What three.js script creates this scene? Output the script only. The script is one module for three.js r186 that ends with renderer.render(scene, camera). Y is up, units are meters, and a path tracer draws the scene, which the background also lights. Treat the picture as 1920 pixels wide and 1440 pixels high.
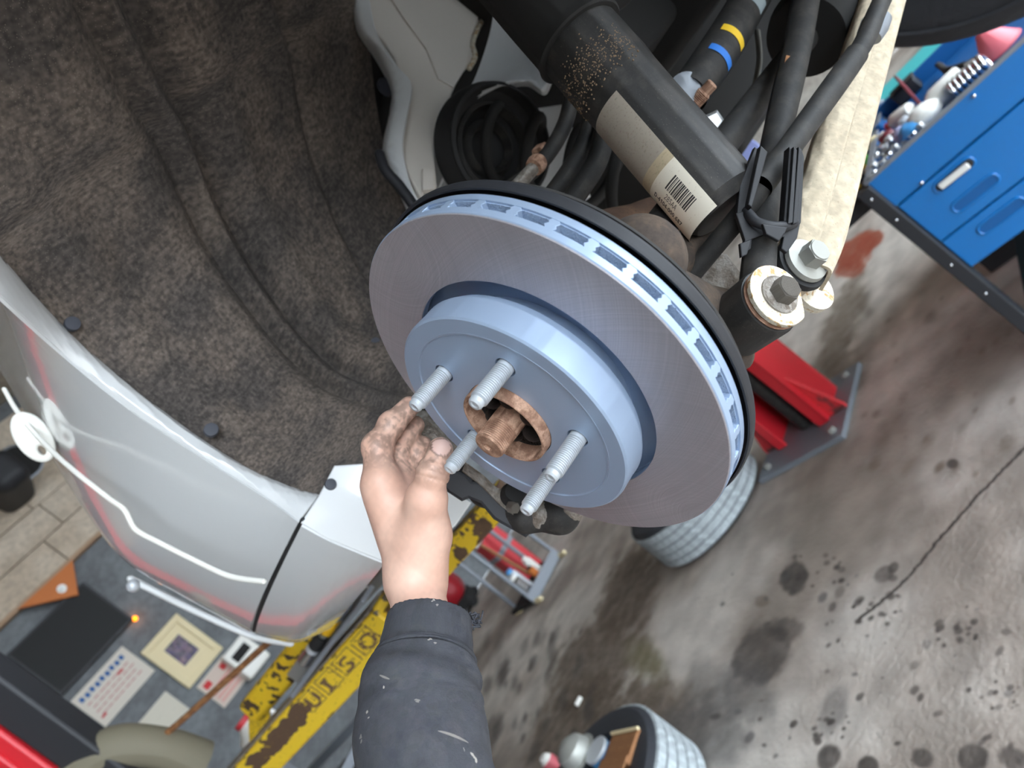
import * as THREE from 'three';
import { RoundedBoxGeometry } from 'three/addons/geometries/RoundedBoxGeometry.js';
import { MarchingCubes } from 'three/addons/objects/MarchingCubes.js';
import { mergeGeometries, mergeVertices, toCreasedNormals } from 'three/addons/utils/BufferGeometryUtils.js';

// ------------------------------------------------------------------ camera, sky, exposure
const V = (x = 0, y = 0, z = 0) => new THREE.Vector3(x, y, z);
const rad = (d) => d * Math.PI / 180;
const FOCAL = 1350, EYE = V(0, 1.4, 0), PITCH = rad(2.7), ROLL = rad(38);
const fwd = V(0, -Math.sin(PITCH), -Math.cos(PITCH)), upr = V(0, Math.cos(PITCH), -Math.sin(PITCH)), rgt = V(1, 0, 0);
const camX = rgt.clone().multiplyScalar(Math.sin(ROLL)).addScaledVector(upr, -Math.cos(ROLL));
const camDown = rgt.clone().multiplyScalar(-Math.cos(ROLL)).addScaledVector(upr, -Math.sin(ROLL));

const scene = new THREE.Scene();
const camera = new THREE.PerspectiveCamera(2 * Math.atan(720 / FOCAL) * 180 / Math.PI, 1920 / 1440, 0.05, 100);
camera.position.copy(EYE);
camera.quaternion.setFromRotationMatrix(new THREE.Matrix4().makeBasis(camX, camDown.clone().negate(), fwd.clone().negate()));
camera.focus = 0.53;
camera.userData.fStop = 7;
scene.add(camera);

scene.background = new THREE.Color().setRGB(0.80, 0.90, 1.0);
scene.backgroundIntensity = 7.0;

const renderer = new THREE.WebGLRenderer();
renderer.toneMapping = THREE.LinearToneMapping;
renderer.toneMappingExposure = 1.95;
renderer.shadowMap.enabled = true;

// ------------------------------------------------------------------ places: where a line of sight meets a depth, the floor, or a plane of the car or the room
const ray = (px, py) => fwd.clone().addScaledVector(camX, (px - 960) / FOCAL).addScaledVector(camDown, (py - 720) / FOCAL);
const P = (px, py, z) => EYE.clone().addScaledVector(ray(px, py), z);
const hit = (px, py, normal, through) => { const d = ray(px, py); return EYE.clone().addScaledVector(d, through.clone().sub(EYE).dot(normal) / d.dot(normal)); };
const PF = (px, py, y = 0) => hit(px, py, V(0, 1, 0), V(0, y, 0));
// the car: hub at C0, axle pointing outboard along AX, level outboard direction OUT, along the car towards its front FORE
const HUB = V(0.00441, 1.36113, -0.52025);
const AX = V(-0.86011, 0.03537, 0.50888).normalize(), OUT = V(-0.86065, 0, 0.5092).normalize(), FORE = V(0.5092, 0, 0.86065).normalize(), UP = V(0, 1, 0);
const car = (o, l, h) => HUB.clone().addScaledVector(OUT, o).addScaledVector(FORE, l).addScaledVector(UP, h);
const PO = (px, py, o) => hit(px, py, OUT, car(o, 0, 0));
const PL = (px, py, l) => hit(px, py, FORE, car(0, l, 0));
// the room: turned 50 degrees from the line of sight; E1 runs to the bay door, E2 away across the bays
const E1 = V(Math.sin(rad(40)), 0, Math.cos(rad(40))), E2 = V(Math.cos(rad(40)), 0, -Math.sin(rad(40)));
const room = (s, y, t) => V(0, y, 0).addScaledVector(E2, s).addScaledVector(E1, t);
const PT = (px, py, t) => hit(px, py, E1, room(0, 0, t));

// ------------------------------------------------------------------ random numbers and noise
let seed = 7;
const rnd = () => { seed = (seed * 1664525 + 1013904223) >>> 0; return seed / 4294967296; };
const rr = (a, b) => a + (b - a) * rnd();
const clamp = (x, a = 0, b = 1) => Math.min(b, Math.max(a, x));
const sst = (a, b, x) => { const t = clamp((x - a) / (b - a)); return t * t * (3 - 2 * t); };
const lerp = (a, b, t) => a + (b - a) * t;
const LAT = new Float32Array(65536); for (let i = 0; i < 65536; i++) LAT[i] = rnd();
const h2 = (x, y) => LAT[((x & 255) + (y & 255) * 256) & 65535];
function vn(x, y, per = 256) {
  const xi = Math.floor(x), yi = Math.floor(y), fx = x - xi, fy = y - yi, u = fx * fx * (3 - 2 * fx), v = fy * fy * (3 - 2 * fy);
  const m = (a) => ((a % per) + per) % per, x0 = m(xi), x1 = m(xi + 1), y0 = m(yi), y1 = m(yi + 1);
  return lerp(lerp(h2(x0, y0), h2(x1, y0), u), lerp(h2(x0, y1), h2(x1, y1), u), v);
}
function fbm(x, y, oct = 4, per = 256) { let s = 0, a = 0.5, n = 0; for (let i = 0; i < oct; i++) { s += a * vn(x, y, per); n += a; a *= 0.5; x *= 2; y *= 2; per *= 2; if (per > 256) per = 256; } return s / n; }
const n3 = (p, f) => (vn(p.x * f + 31.7, p.y * f + 11.3) + vn(p.y * f + 77.1, p.z * f + 5.9) + vn(p.z * f + 131.3, p.x * f + 57.7)) / 3;

function texture(w, h, fn, srgb = true) {
  const d = new Uint8Array(w * h * 4);
  for (let y = 0; y < h; y++) for (let x = 0; x < w; x++) {
    const c = fn(x / w, y / h, x, y), i = (y * w + x) * 4;
    if (typeof c === 'number') d[i] = d[i + 1] = d[i + 2] = clamp(c) * 255; else { d[i] = clamp(c[0]) * 255; d[i + 1] = clamp(c[1]) * 255; d[i + 2] = clamp(c[2]) * 255; }
    d[i + 3] = 255;
  }
  const t = new THREE.DataTexture(d, w, h); t.magFilter = THREE.LinearFilter; t.minFilter = THREE.LinearMipmapLinearFilter; t.generateMipmaps = true;
  t.wrapS = t.wrapT = THREE.RepeatWrapping; if (srgb) t.colorSpace = THREE.SRGBColorSpace; t.needsUpdate = true; return t;
}
const mix3 = (a, b, t) => [lerp(a[0], b[0], t), lerp(a[1], b[1], t), lerp(a[2], b[2], t)];
const c8 = (r, g, b) => [r / 255, g / 255, b / 255];

// ------------------------------------------------------------------ geometry helpers
const box = (w, h, d, r = 0.004) => new RoundedBoxGeometry(w, h, d, 2, Math.min(r, w / 2.2, h / 2.2, d / 2.2));
const at = (g, p, q) => { if (q) g.applyQuaternion(q); g.translate(p.x, p.y, p.z); return g; };
const aim = (y) => new THREE.Quaternion().setFromUnitVectors(V(0, 1, 0), y.clone().normalize());
const frame = (x, y) => { const Y = y.clone().normalize(), X = x.clone().addScaledVector(Y, -x.dot(Y)).normalize(); return new THREE.Quaternion().setFromRotationMatrix(new THREE.Matrix4().makeBasis(X, Y, X.clone().cross(Y))); };
const scaleUV = (g, a, b) => { const u = g.attributes.uv; for (let i = 0; i < u.count; i++) u.setXY(i, u.getX(i) * a, u.getY(i) * b); return g; };
const cyl = (p, q, r0, r1 = r0, seg = 24) => at(scaleUV(new THREE.CylinderGeometry(r1, r0, p.distanceTo(q), seg, 1), 6.2832 * r0, p.distanceTo(q)), p.clone().lerp(q, 0.5), aim(q.clone().sub(p)));
const beam = (p, q, w, d, side = V(0, 1, 0), r = 0.004) => { const y = q.clone().sub(p); return at(box(w, y.length(), d, r), p.clone().lerp(q, 0.5), frame(side, y)); };
const lathe = (pts, p, axis, seg = 48) => { let L = 0, R = 0; pts.forEach(([x, y], i) => { R = Math.max(R, x); if (i) L += Math.hypot(x - pts[i - 1][0], y - pts[i - 1][1]); }); return at(toCreasedNormals(scaleUV(new THREE.LatheGeometry(pts.map(([x, y]) => new THREE.Vector2(Math.max(x, 1e-5), y)), seg), 6.2832 * R, L), 0.6), p, aim(axis)); };
function tube(pts, r, seg = 40, rs = 12, closed = false) {
  const c = new THREE.CatmullRomCurve3(pts, closed, 'centripetal'), g = scaleUV(new THREE.TubeGeometry(c, seg, r, rs, closed), c.getLength(), 6.2832 * r);
  if (closed) return g;
  const caps = [0, 1].map((e) => { const s = new THREE.SphereGeometry(r, rs, 8); return at(s, c.getPoint(e)); });
  return mergeGeometries([g, ...caps].map((x) => x.index ? x.toNonIndexed() : x));
}
// tube whose radius changes: pts with radii
function limb(pts, radii, seg = 40, rs = 20) {
  const c = new THREE.CatmullRomCurve3(pts, false, 'centripetal'), g = new THREE.TubeGeometry(c, seg, 1, rs, false), pos = g.attributes.position, N = radii.length - 1;
  for (let i = 0; i <= seg; i++) {
    const t = i / seg, q = c.getPointAt(t), f = t * N, k = Math.min(N - 1, Math.floor(f)), R = lerp(radii[k], radii[k + 1], sst(0, 1, f - k));
    for (let j = 0; j <= rs; j++) { const a = i * (rs + 1) + j; const d = V().fromBufferAttribute(pos, a).sub(q).multiplyScalar(R).add(q); pos.setXYZ(a, d.x, d.y, d.z); }
  }
  scaleUV(g, c.getLength(), 6.2832 * radii[0]); g.computeVertexNormals(); return g;
}
function extrude(pts2, depth, bevel = 0.002, holes = []) {
  const s = new THREE.Shape(pts2.map(([x, y]) => new THREE.Vector2(x, y))); for (const h of holes) s.holes.push(new THREE.Path(h.map(([x, y]) => new THREE.Vector2(x, y))));
  const g = new THREE.ExtrudeGeometry(s, { depth, bevelEnabled: bevel > 0, bevelSize: bevel, bevelThickness: bevel, bevelSegments: 2, curveSegments: 8 }); return g;
}
// a closed plate of the given thickness whose outline is a list of points of one plane with the given normal
function plate(points, normal, thick, bevel = 0.0015) {
  const o = points[0], n = normal.clone().normalize(), x = points[1].clone().sub(o); x.addScaledVector(n, -x.dot(n)).normalize(); const y = n.clone().cross(x);
  const g = extrude(points.map((p) => { const d = p.clone().sub(o); return [d.dot(x), d.dot(y)]; }), thick, bevel);
  return at(g, o, new THREE.Quaternion().setFromRotationMatrix(new THREE.Matrix4().makeBasis(x, y, n)));
}
const cr = (a, b, c, d, t) => 0.5 * ((2 * b) + (c - a) * t + (2 * a - 5 * b + 4 * c - d) * t * t + (3 * b - a - 3 * c + d) * t * t * t);
const crv = (a, t) => { const n = a.length - 1, f = clamp(t) * n, k = Math.min(n - 1, Math.floor(f)), g = f - k, q = (i) => a[clamp(i, 0, n)]; const e = ['x', 'y', 'z'].map((m) => cr(q(k - 1)[m], q(k)[m], q(k + 1)[m], q(k + 2)[m], g)); return V(...e); };
// a sheet with thickness through rows of control points; uv in metres; bump(u, v, point, normal) shifts the skin
function sheet(rows, nu, nv, thick = 0.002, bump = null) {
  const F = (u, v) => crv(rows.map((r) => crv(r, u)), v), pos = [], uv = [], idx = [], front = [];
  const w = nu + 1, len = F(0, 0.5).distanceTo(F(0.5, 0.5)) + F(0.5, 0.5).distanceTo(F(1, 0.5)), wid = F(0.5, 0).distanceTo(F(0.5, 0.5)) + F(0.5, 0.5).distanceTo(F(0.5, 1));
  for (let j = 0; j <= nv; j++) for (let i = 0; i <= nu; i++) {
    const u = i / nu, v = j / nv, p = F(u, v), e = 0.004, du = F(Math.min(1, u + e), v).sub(F(Math.max(0, u - e), v)), dv = F(u, Math.min(1, v + e)).sub(F(u, Math.max(0, v - e))), n = du.cross(dv).normalize();
    if (bump) p.addScaledVector(n, bump(u, v, p)); front.push([p, n]); uv.push(u * len, v * wid);
  }
  for (const [p] of front) pos.push(p.x, p.y, p.z);
  for (const [p, n] of front) { pos.push(p.x - n.x * thick, p.y - n.y * thick, p.z - n.z * thick); }
  const B = front.length; for (let k = 0; k < B; k++) uv.push(uv[2 * k], uv[2 * k + 1]);
  for (let j = 0; j < nv; j++) for (let i = 0; i < nu; i++) { const a = j * w + i, b = a + 1, c = a + w, d = c + 1; idx.push(a, b, d, a, d, c, B + a, B + d, B + b, B + a, B + c, B + d); }
  const edge = (a, b) => idx.push(a, B + a, B + b, a, B + b, b);
  for (let i = 0; i < nu; i++) { edge(i, i + 1); edge(nv * w + i + 1, nv * w + i); } for (let j = 0; j < nv; j++) { edge((j + 1) * w, j * w); edge(j * w + nu, (j + 1) * w + nu); }
  const g = new THREE.BufferGeometry(); g.setAttribute('position', new THREE.Float32BufferAttribute(pos, 3)); g.setAttribute('uv', new THREE.Float32BufferAttribute(uv, 2)); g.setIndex(idx);
  return toCreasedNormals(g, 0.9);
}
const hexBolt = (p, axis, s, h) => { const n = axis.clone().normalize(), g = at(new THREE.CylinderGeometry(s * 0.96, s, h, 6).toNonIndexed(), p.clone().addScaledVector(n, h / 2), aim(n)), c = at(new THREE.CylinderGeometry(s * 0.78, s * 0.84, h * 0.12, 24).toNonIndexed(), p.clone().addScaledVector(n, h * 1.03), aim(n)); g.computeVertexNormals(); return mergeGeometries([g, c]); };
const merge = (...a) => mergeGeometries(a.map((g) => { const x = g.index ? g.toNonIndexed() : g.clone(); for (const k of Object.keys(x.attributes)) if (!['position', 'normal', 'uv'].includes(k)) x.deleteAttribute(k); if (!x.attributes.uv) x.setAttribute('uv', new THREE.Float32BufferAttribute(new Float32Array(x.attributes.position.count * 2), 2)); return x; }));
function boxUV(g, scale = 1) { // uv in metres from the dominant direction of each face
  const x = g.index ? g.toNonIndexed() : g, p = x.attributes.position, uv = new Float32Array(p.count * 2), a = V(), b = V(), c = V();
  for (let i = 0; i < p.count; i += 3) {
    a.fromBufferAttribute(p, i); b.fromBufferAttribute(p, i + 1); c.fromBufferAttribute(p, i + 2); const n = b.clone().sub(a).cross(c.clone().sub(a)); const ax = Math.abs(n.x), ay = Math.abs(n.y), az = Math.abs(n.z);
    [a, b, c].forEach((q, k) => { const [u, v] = ay > ax && ay > az ? [q.x, q.z] : ax > az ? [q.z, q.y] : [q.x, q.y]; uv[2 * (i + k)] = u * scale; uv[2 * (i + k) + 1] = v * scale; });
  }
  x.setAttribute('uv', new THREE.BufferAttribute(uv, 2)); return x;
}

// ------------------------------------------------------------------ naming
const taken = {};
const numbered = (n) => { const k = taken[n] = (taken[n] ?? -1) + 1; return k ? n + '_' + String(k).padStart(3, '0') : n; };
function mesh(name, geo, mat, parent, label) { const m = new THREE.Mesh(geo, mat); m.name = name; m.castShadow = m.receiveShadow = true; if (label) m.userData.label = label; (parent ?? scene).add(m); return m; }
function thing(name, label, category, group) { const o = new THREE.Group(); o.name = numbered(name); o.userData = { label, category }; if (group) o.userData.group = group; scene.add(o); return o; }
function solo(name, geo, mat, label, category, group) { const m = mesh(numbered(name), geo, mat, scene); m.userData = { label, category }; if (group) m.userData.group = group; return m; }
function struct(name, geo, mat) { const m = mesh(name, geo, mat, scene); m.userData.kind = 'structure'; return m; }
const std = (o) => new THREE.MeshStandardMaterial(o), phy = (o) => new THREE.MeshPhysicalMaterial(o);
const lin = (r, g, b) => new THREE.Color().setRGB(r, g, b), hex = (h) => new THREE.Color(h);

// ------------------------------------------------------------------ materials
const T = {};
T.grain = texture(512, 512, (u, v) => fbm(u * 32, v * 32, 5, 32), false);
T.fine = texture(512, 512, (u, v, x, y) => 0.5 * h2(x * 7 + 3, y * 13 + 1) + 0.5 * fbm(u * 64, v * 64, 3, 64), false);
const rep = (t, r) => { const c = t.clone(); c.repeat.set(r, r); c.needsUpdate = true; return c; };
// two or three colours in patches: base, patches of b above a threshold, fine specks of c
const patchy = (n, a, b, c, f, lo, hi, specks = 0) => texture(n, n, (u, v, x, y) => {
  const k = sst(lo, hi, fbm(u * f, v * f, 5, f)), g = 0.88 + 0.24 * fbm(u * 64 + 9, v * 64, 3, 64); let q = mix3(a, b, k).map((m) => m * g);
  if (specks && h2(x * 3 + 17, y * 5 + 29) < specks) q = mix3(q, c, 0.35 + 0.5 * h2(x + 5, y + 9)); return q;
});
T.rust = patchy(512, c8(138, 102, 82), c8(186, 148, 124), c8(72, 54, 46), 8, 0.3, 0.7, 0.02);
T.liner = texture(1024, 1024, (u, v, x, y) => {
  const a = fbm(u * 8, v * 8, 5, 8), f = fbm(u * 128, v * 128, 2, 128), fib = fbm(u * 200 + 3 * fbm(u * 20, v * 20, 2, 20), v * 40, 2, 200);
  let q = mix3(c8(74, 68, 64), c8(98, 88, 80), sst(0.3, 0.72, a)); q = q.map((m) => m * (0.62 + 0.55 * f + 0.3 * (fib - 0.5)));
  const sp = h2(x * 3 + (y >> 1) * 7, y + 11); if (sp < 0.012) q = mix3(q, c8(190, 178, 162), 0.3 + 0.45 * h2(x + 4, y + 2)); return q;
});
T.blackDusty = patchy(512, c8(36, 35, 34), c8(54, 51, 48), c8(150, 140, 126), 8, 0.4, 0.75, 0.006);
T.yellow = texture(512, 512, (u, v) => { const n = fbm(u * 16, v * 16, 5, 16), k = sst(0.60, 0.64, n); return mix3(mix3(c8(232, 196, 40), c8(214, 172, 34), fbm(u * 8, v * 8, 3, 8)), c8(70, 56, 42), k); });
T.yellowWorn = texture(512, 512, (u, v) => { const n = fbm(u * 12 + 3, v * 12, 5, 12), k = sst(0.49, 0.53, n); return mix3(c8(224, 186, 40), mix3(c8(74, 56, 42), c8(108, 82, 60), fbm(u * 30, v * 30, 3, 30)), k); });
T.beige = patchy(512, c8(196, 182, 164), c8(182, 166, 147), c8(140, 120, 100), 8, 0.35, 0.7, 0.01);
T.dust = patchy(512, c8(196, 182, 158), c8(186, 171, 147), c8(140, 122, 100), 8, 0.3, 0.75, 0.008);
T.face = texture(1536, 1536, (u, v) => { // ground face: two families of crossing grinding arcs
  const x = u - 0.5, y = v - 0.5, a = Math.hypot(x - 0.42, y + 0.18), b = Math.hypot(x + 0.4, y - 0.3), n = (d, k) => h2(Math.floor(d * 1500) + k, k * 3) * 0.6 + h2(Math.floor(d * 420) + k, k) * 0.4;
  return 0.25 + 0.5 * (0.55 * n(a, 11) + 0.45 * n(b, 71)) + 0.1 * fbm(u * 24, v * 24, 3, 24);
}, false);
T.faceC = texture(1536, 1536, (u, v) => { const x = u - .5, y = v - .5, a = Math.hypot(x - .42, y + .18), b = Math.hypot(x + .4, y - .3), n = (d, k) => h2(Math.floor(d * 1500) + k, k * 3), q = .90 + .12 * (.55 * n(a, 11) + .45 * n(b, 71)) * (.4 + 1.1 * fbm(u * 6, v * 6, 3, 8)) - .05 * fbm(u * 10 + 3, v * 10, 4, 16); return [q, q * .985, q]; });
T.cast = texture(512, 512, (u, v) => fbm(u * 96, v * 96, 3, 96), false);
T.tread = texture(256, 256, (u, v) => 0.55 + 0.45 * fbm(u * 16, v * 16, 3, 16), false);
const M = {
  paint: phy({ color: lin(0.65, 0.66, 0.66), roughness: 0.22, clearcoat: 1, clearcoatRoughness: 0.04 }),
  paintInner: phy({ color: lin(0.66, 0.61, 0.55), roughness: 0.45, clearcoat: 0.3, clearcoatRoughness: 0.3 }),
  paintWhite: phy({ color: lin(0.65, 0.66, 0.66), roughness: 0.4, clearcoat: 0.3, clearcoatRoughness: 0.3 }),
  liner: std({ map: rep(T.liner, 2.2), bumpMap: rep(T.liner, 2.2), bumpScale: 0.002, roughness: 1 }),
  blackPlastic: std({ color: hex('#26272b'), roughness: 0.55 }),
  clip: std({ color: hex('#3b3d45'), roughness: 0.6 }),
  coat: phy({ color: lin(0.35, 0.445, 0.595), roughness: 0.42, metalness: 0.35, bumpMap: rep(T.fine, 3), bumpScale: 0.00006 }),
  coatCast: std({ color: lin(0.35, 0.445, 0.595), roughness: 0.6, bumpMap: rep(T.cast, 6), bumpScale: 0.0012 }),
  friction: phy({ color: lin(0.52, 0.505, 0.52), map: T.faceC, roughness: 0.48, metalness: 0.6, bumpMap: T.face, bumpScale: 0.00006 }),
  zinc: std({ color: lin(0.56, 0.59, 0.62), roughness: 0.42, metalness: 0.35 }),
  steel: std({ color: lin(0.45, 0.45, 0.44), roughness: 0.38, metalness: 0.8 }),
  chrome: std({ color: lin(0.75, 0.76, 0.78), roughness: 0.16, metalness: 1 }),
  greySteel: std({ color: lin(0.24, 0.26, 0.29), roughness: 0.5, metalness: 0.3 }),
  rust: std({ map: rep(T.rust, 24), bumpMap: rep(T.rust, 24), bumpScale: 0.0006, roughness: 0.85 }),
  grease: std({ color: hex('#211f1e'), roughness: 0.4, bumpMap: rep(T.cast, 14), bumpScale: 0.002 }),
  black: std({ map: rep(T.blackDusty, 8), roughness: 0.7 }),
  blackGloss: phy({ map: rep(T.blackDusty, 8), roughness: 0.55 }),
  rubber: std({ color: hex('#1f1f20'), roughness: 0.75 }),
  dark: std({ color: hex('#1c1b1a'), roughness: 0.85 }),
  dustArm: std({ map: rep(T.dust, 3), roughness: 0.85, bumpMap: rep(T.grain, 5), bumpScale: 0.0006 }),
  castGrey: std({ map: rep(patchy(512, c8(152, 146, 138), c8(120, 110, 100), c8(70, 60, 52), 16, 0.35, 0.7, 0.02), 9), roughness: 0.6, metalness: 0.25, bumpMap: rep(T.cast, 8), bumpScale: 0.0008 }),
  washer: std({ map: rep(patchy(512, c8(216, 208, 190), c8(178, 140, 92), c8(130, 90, 60), 16, 0.55, 0.72, 0.01), 14), roughness: 0.5, metalness: 0.3 }),
  boltGrey: std({ color: lin(0.34, 0.34, 0.31), roughness: 0.5, metalness: 0.4 }),
  yellow: std({ map: rep(T.yellow, 3), roughness: 0.5 }),
  yellowWorn: std({ map: rep(T.yellowWorn, 3.2), roughness: 0.6 }),
  yellowPlain: std({ color: hex('#e6b31c'), roughness: 0.5 }),
  brown: std({ map: rep(patchy(256, c8(84, 62, 48), c8(112, 84, 62), c8(50, 38, 30), 8, 0.35, 0.7, 0.02), 4), roughness: 0.85 }),
  redPaint: std({ color: hex('#c8252f'), roughness: 0.38 }),
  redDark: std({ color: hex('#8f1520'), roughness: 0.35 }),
  redDirty: std({ map: rep(patchy(512, c8(205, 48, 54), c8(92, 58, 56), c8(50, 44, 44), 8, 0.5, 0.72, 0.01), 2.5), roughness: 0.5 }),
  blue: phy({ color: hex('#0a6fb8'), roughness: 0.35, clearcoat: 0.5, clearcoatRoughness: 0.25 }),
  blueDeep: std({ color: hex('#0b5796'), roughness: 0.5 }),
  teal: std({ color: hex('#35bdc0'), roughness: 0.45 }),
  white: std({ color: hex('#e6e4dc'), roughness: 0.5 }),
  cream: std({ color: hex('#d9c9a0'), roughness: 0.6 }),
  paper: std({ color: hex('#cfc8ba'), roughness: 0.9 }),
  green: std({ color: hex('#5cb83a'), roughness: 0.5 }),
  pink: std({ color: hex('#d86a72'), roughness: 0.5 }),
  red: std({ color: hex('#c23038'), roughness: 0.5 }),
  lightBlue: std({ color: hex('#4d9ad6'), roughness: 0.35 }),
  maroon: std({ color: hex('#6d2630'), roughness: 0.5 }),
  orange: std({ color: hex('#bf6a28'), roughness: 0.6 }),
  beige: std({ map: rep(T.beige, 0.7), roughness: 0.85 }),
  beigeEdge: std({ color: hex('#a98c72'), roughness: 0.8 }),
  wallGrey: std({ map: rep(patchy(512, c8(112, 116, 118), c8(98, 100, 102), c8(70, 70, 70), 8, 0.3, 0.75, 0.006), 0.6), roughness: 0.8 }),
  wallPale: std({ map: rep(patchy(512, c8(176, 170, 160), c8(158, 150, 140), c8(120, 112, 104), 8, 0.3, 0.75, 0.006), 0.5), roughness: 0.9 }),
  wallBrown: std({ map: rep(patchy(512, c8(96, 84, 70), c8(78, 66, 54), c8(50, 42, 36), 8, 0.3, 0.75, 0.01), 0.6), roughness: 0.9 }),
  ceiling: std({ map: rep(patchy(256, c8(170, 162, 150), c8(150, 142, 130), c8(120, 110, 100), 8, 0.3, 0.75, 0.004), 0.4), roughness: 0.95 }),
  wood: std({ map: rep(patchy(256, c8(150, 104, 66), c8(122, 80, 48), c8(90, 60, 36), 16, 0.3, 0.7, 0.02), 3), roughness: 0.75 }),
  tyre: std({ color: hex('#2c2e33'), roughness: 0.7, bumpMap: rep(T.grain, 4), bumpScale: 0.001 }),
  tread: std({ map: rep(patchy(512, c8(176, 184, 186), c8(152, 158, 160), c8(110, 114, 116), 16, 0.3, 0.7, 0.03), 3), roughness: 0.9 }),
  asphalt: std({ map: rep(patchy(512, c8(120, 120, 118), c8(98, 98, 97), c8(150, 150, 148), 16, 0.3, 0.7, 0.05), 0.5), roughness: 0.95 }),
};

// ------------------------------------------------------------------ the room
{ // stains (the brown band partly painted car shade) are listed as centre and two half axes, given by the places where they lie on the slab
  const W0 = V(-4.0, 0, -8.2), SIZE = 8.2, stainsAndShade = [], S = (px, py, ax, ay, bx, by, k, col, soft = 0.5) => {
    const c = PF(px, py), a = PF(px + ax, py + ay).sub(c), b = PF(px + bx, py + by).sub(c), det = a.x * b.z - a.z * b.x; stainsAndShade.push([c, a, b, det, k, col, soft]);
  };
  const oil = c8(66, 60, 56), brown = c8(88, 74, 60), moss = c8(112, 104, 76), redp = c8(150, 66, 44), grey = c8(96, 92, 90);
  S(1175, 1105, -45, 110, 62, 30, 0.75, brown); S(1110, 1240, -75, 120, 95, 45, 0.7, brown); S(1090, 1370, -80, 120, 130, 60, 0.72, brown); S(1230, 1350, -60, 90, 120, 60, 0.62, brown);  // main dark band: floor stain mixed with painted shadow of the car
  S(1300, 1380, -60, 90, 110, 50, 0.6, grey); S(1205, 1235, -20, 40, 55, 40, 0.75, moss, 0.8); S(1330, 1290, -30, 60, 60, 30, 0.35, grey);
  S(1430, 1225, 38, -58, 52, 30, 0.62, oil, 0.3); S(1470, 1180, 30, -20, 30, 25, 0.5, oil, 0.4); S(1395, 1300, 30, -60, 60, 40, 0.5, grey); S(1488, 1083, 18, -32, 26, 14, 0.75, oil, 0.25);
  S(1655, 1078, 14, -16, 14, 8, 0.5, oil, 0.4); S(1428, 1128, 14, -10, 12, 10, 0.4, brown); S(1555, 1418, 12, -26, 22, 12, 0.75, oil, 0.3); S(1625, 1436, 14, -20, 20, 14, 0.75, oil, 0.3);
  S(1728, 1422, 14, -18, 20, 16, 0.7, oil, 0.3); S(1822, 1420, 18, -22, 26, 18, 0.7, oil, 0.3); S(1900, 1425, 18, -22, 30, 20, 0.6, oil, 0.35); S(1785, 870, 9, -9, 10, 8, 0.8, oil, 0.4); S(1560, 1330, 30, -60, 30, 14, 0.45, grey);
  S(1580, 600, -50, 120, 36, 20, 0.55, brown); S(1560, 700, -40, 60, 60, 30, 0.4, brown); S(1605, 470, -28, 40, 30, 10, 0.85, redp, 0.25); S(1630, 455, 20, -22, 16, 8, 0.8, redp, 0.25); S(1592, 500, -24, 20, 20, 16, 0.7, redp, 0.3);
  for (let i = 0; i < 60; i++) { const px = rr(1330, 1900), py = rr(1060, 1430), s = rr(2, 9); S(px, py, s, -s * rr(0.6, 1.8), s, s * rr(0.3, 0.8), rr(0.3, 0.75), rnd() < 0.7 ? oil : grey, 0.5); }
  for (const [cx, cy, n, w] of [[1640, 1140, 22, 50], [1530, 1070, 14, 50], [1790, 1190, 18, 40], [1560, 1360, 14, 40], [1860, 1300, 14, 50]]) for (let i = 0; i < n; i++) { const s = rr(2, 7), px = cx + rr(-w, w), py = cy + rr(-w, w) * 0.6; S(px, py, s, -s, s, s * 0.6, rr(0.4, 0.8), oil, 0.5); }
  for (let i = 0; i < 46; i++) { const px = rr(900, 1120), py = rr(1180, 1440), s = rr(6, 22); S(px, py, s * 0.5, -s * 1.6, s * 0.6, s * 0.3, rr(0.25, 0.55), oil, 0.8); }
  for (let i = 0; i < 40; i++) { const px = rr(1600, 1900), py = rr(560, 900), s = rr(6, 24); S(px, py, s * 0.8, -s, s * 0.6, s * 0.4, rr(0.15, 0.4), brown, 0.9); }
  const crack = [[1925, 835], [1880, 880], [1800, 965], [1760, 1010], [1700, 1085], [1650, 1130], [1610, 1160]].map(([a, b]) => PF(a, b)), N = 2048, acc = new Float32Array(N * N * 3);
  for (let y = 0; y < N; y++) for (let x = 0; x < N; x++) {
    const u = x / N, v = y / N, i = (y * N + x) * 3, a = fbm(u * 16, v * 16, 5, 16), b = fbm(u * 90 + 7, v * 90, 2, 128), st = fbm((u + v) * 70, (u - v) * 14 + 3, 2, 256);
    let q = mix3(c8(208, 199, 189), c8(160, 147, 136), sst(0.38, 0.72, a)); const g = 0.86 + 0.2 * b + 0.12 * (st - 0.5); acc[i] = q[0] * g; acc[i + 1] = q[1] * g; acc[i + 2] = q[2] * g;
  }
  const blend = (wx, wz, fn, r) => { const x0 = Math.max(0, Math.floor((wx - r - W0.x) / SIZE * N)), x1 = Math.min(N - 1, Math.ceil((wx + r - W0.x) / SIZE * N)), y0 = Math.max(0, Math.floor((wz - r - W0.z) / SIZE * N)), y1 = Math.min(N - 1, Math.ceil((wz + r - W0.z) / SIZE * N)); for (let y = y0; y <= y1; y++) for (let x = x0; x <= x1; x++) fn(W0.x + x / N * SIZE, W0.z + y / N * SIZE, (y * N + x) * 3, x / N, y / N); };
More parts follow.
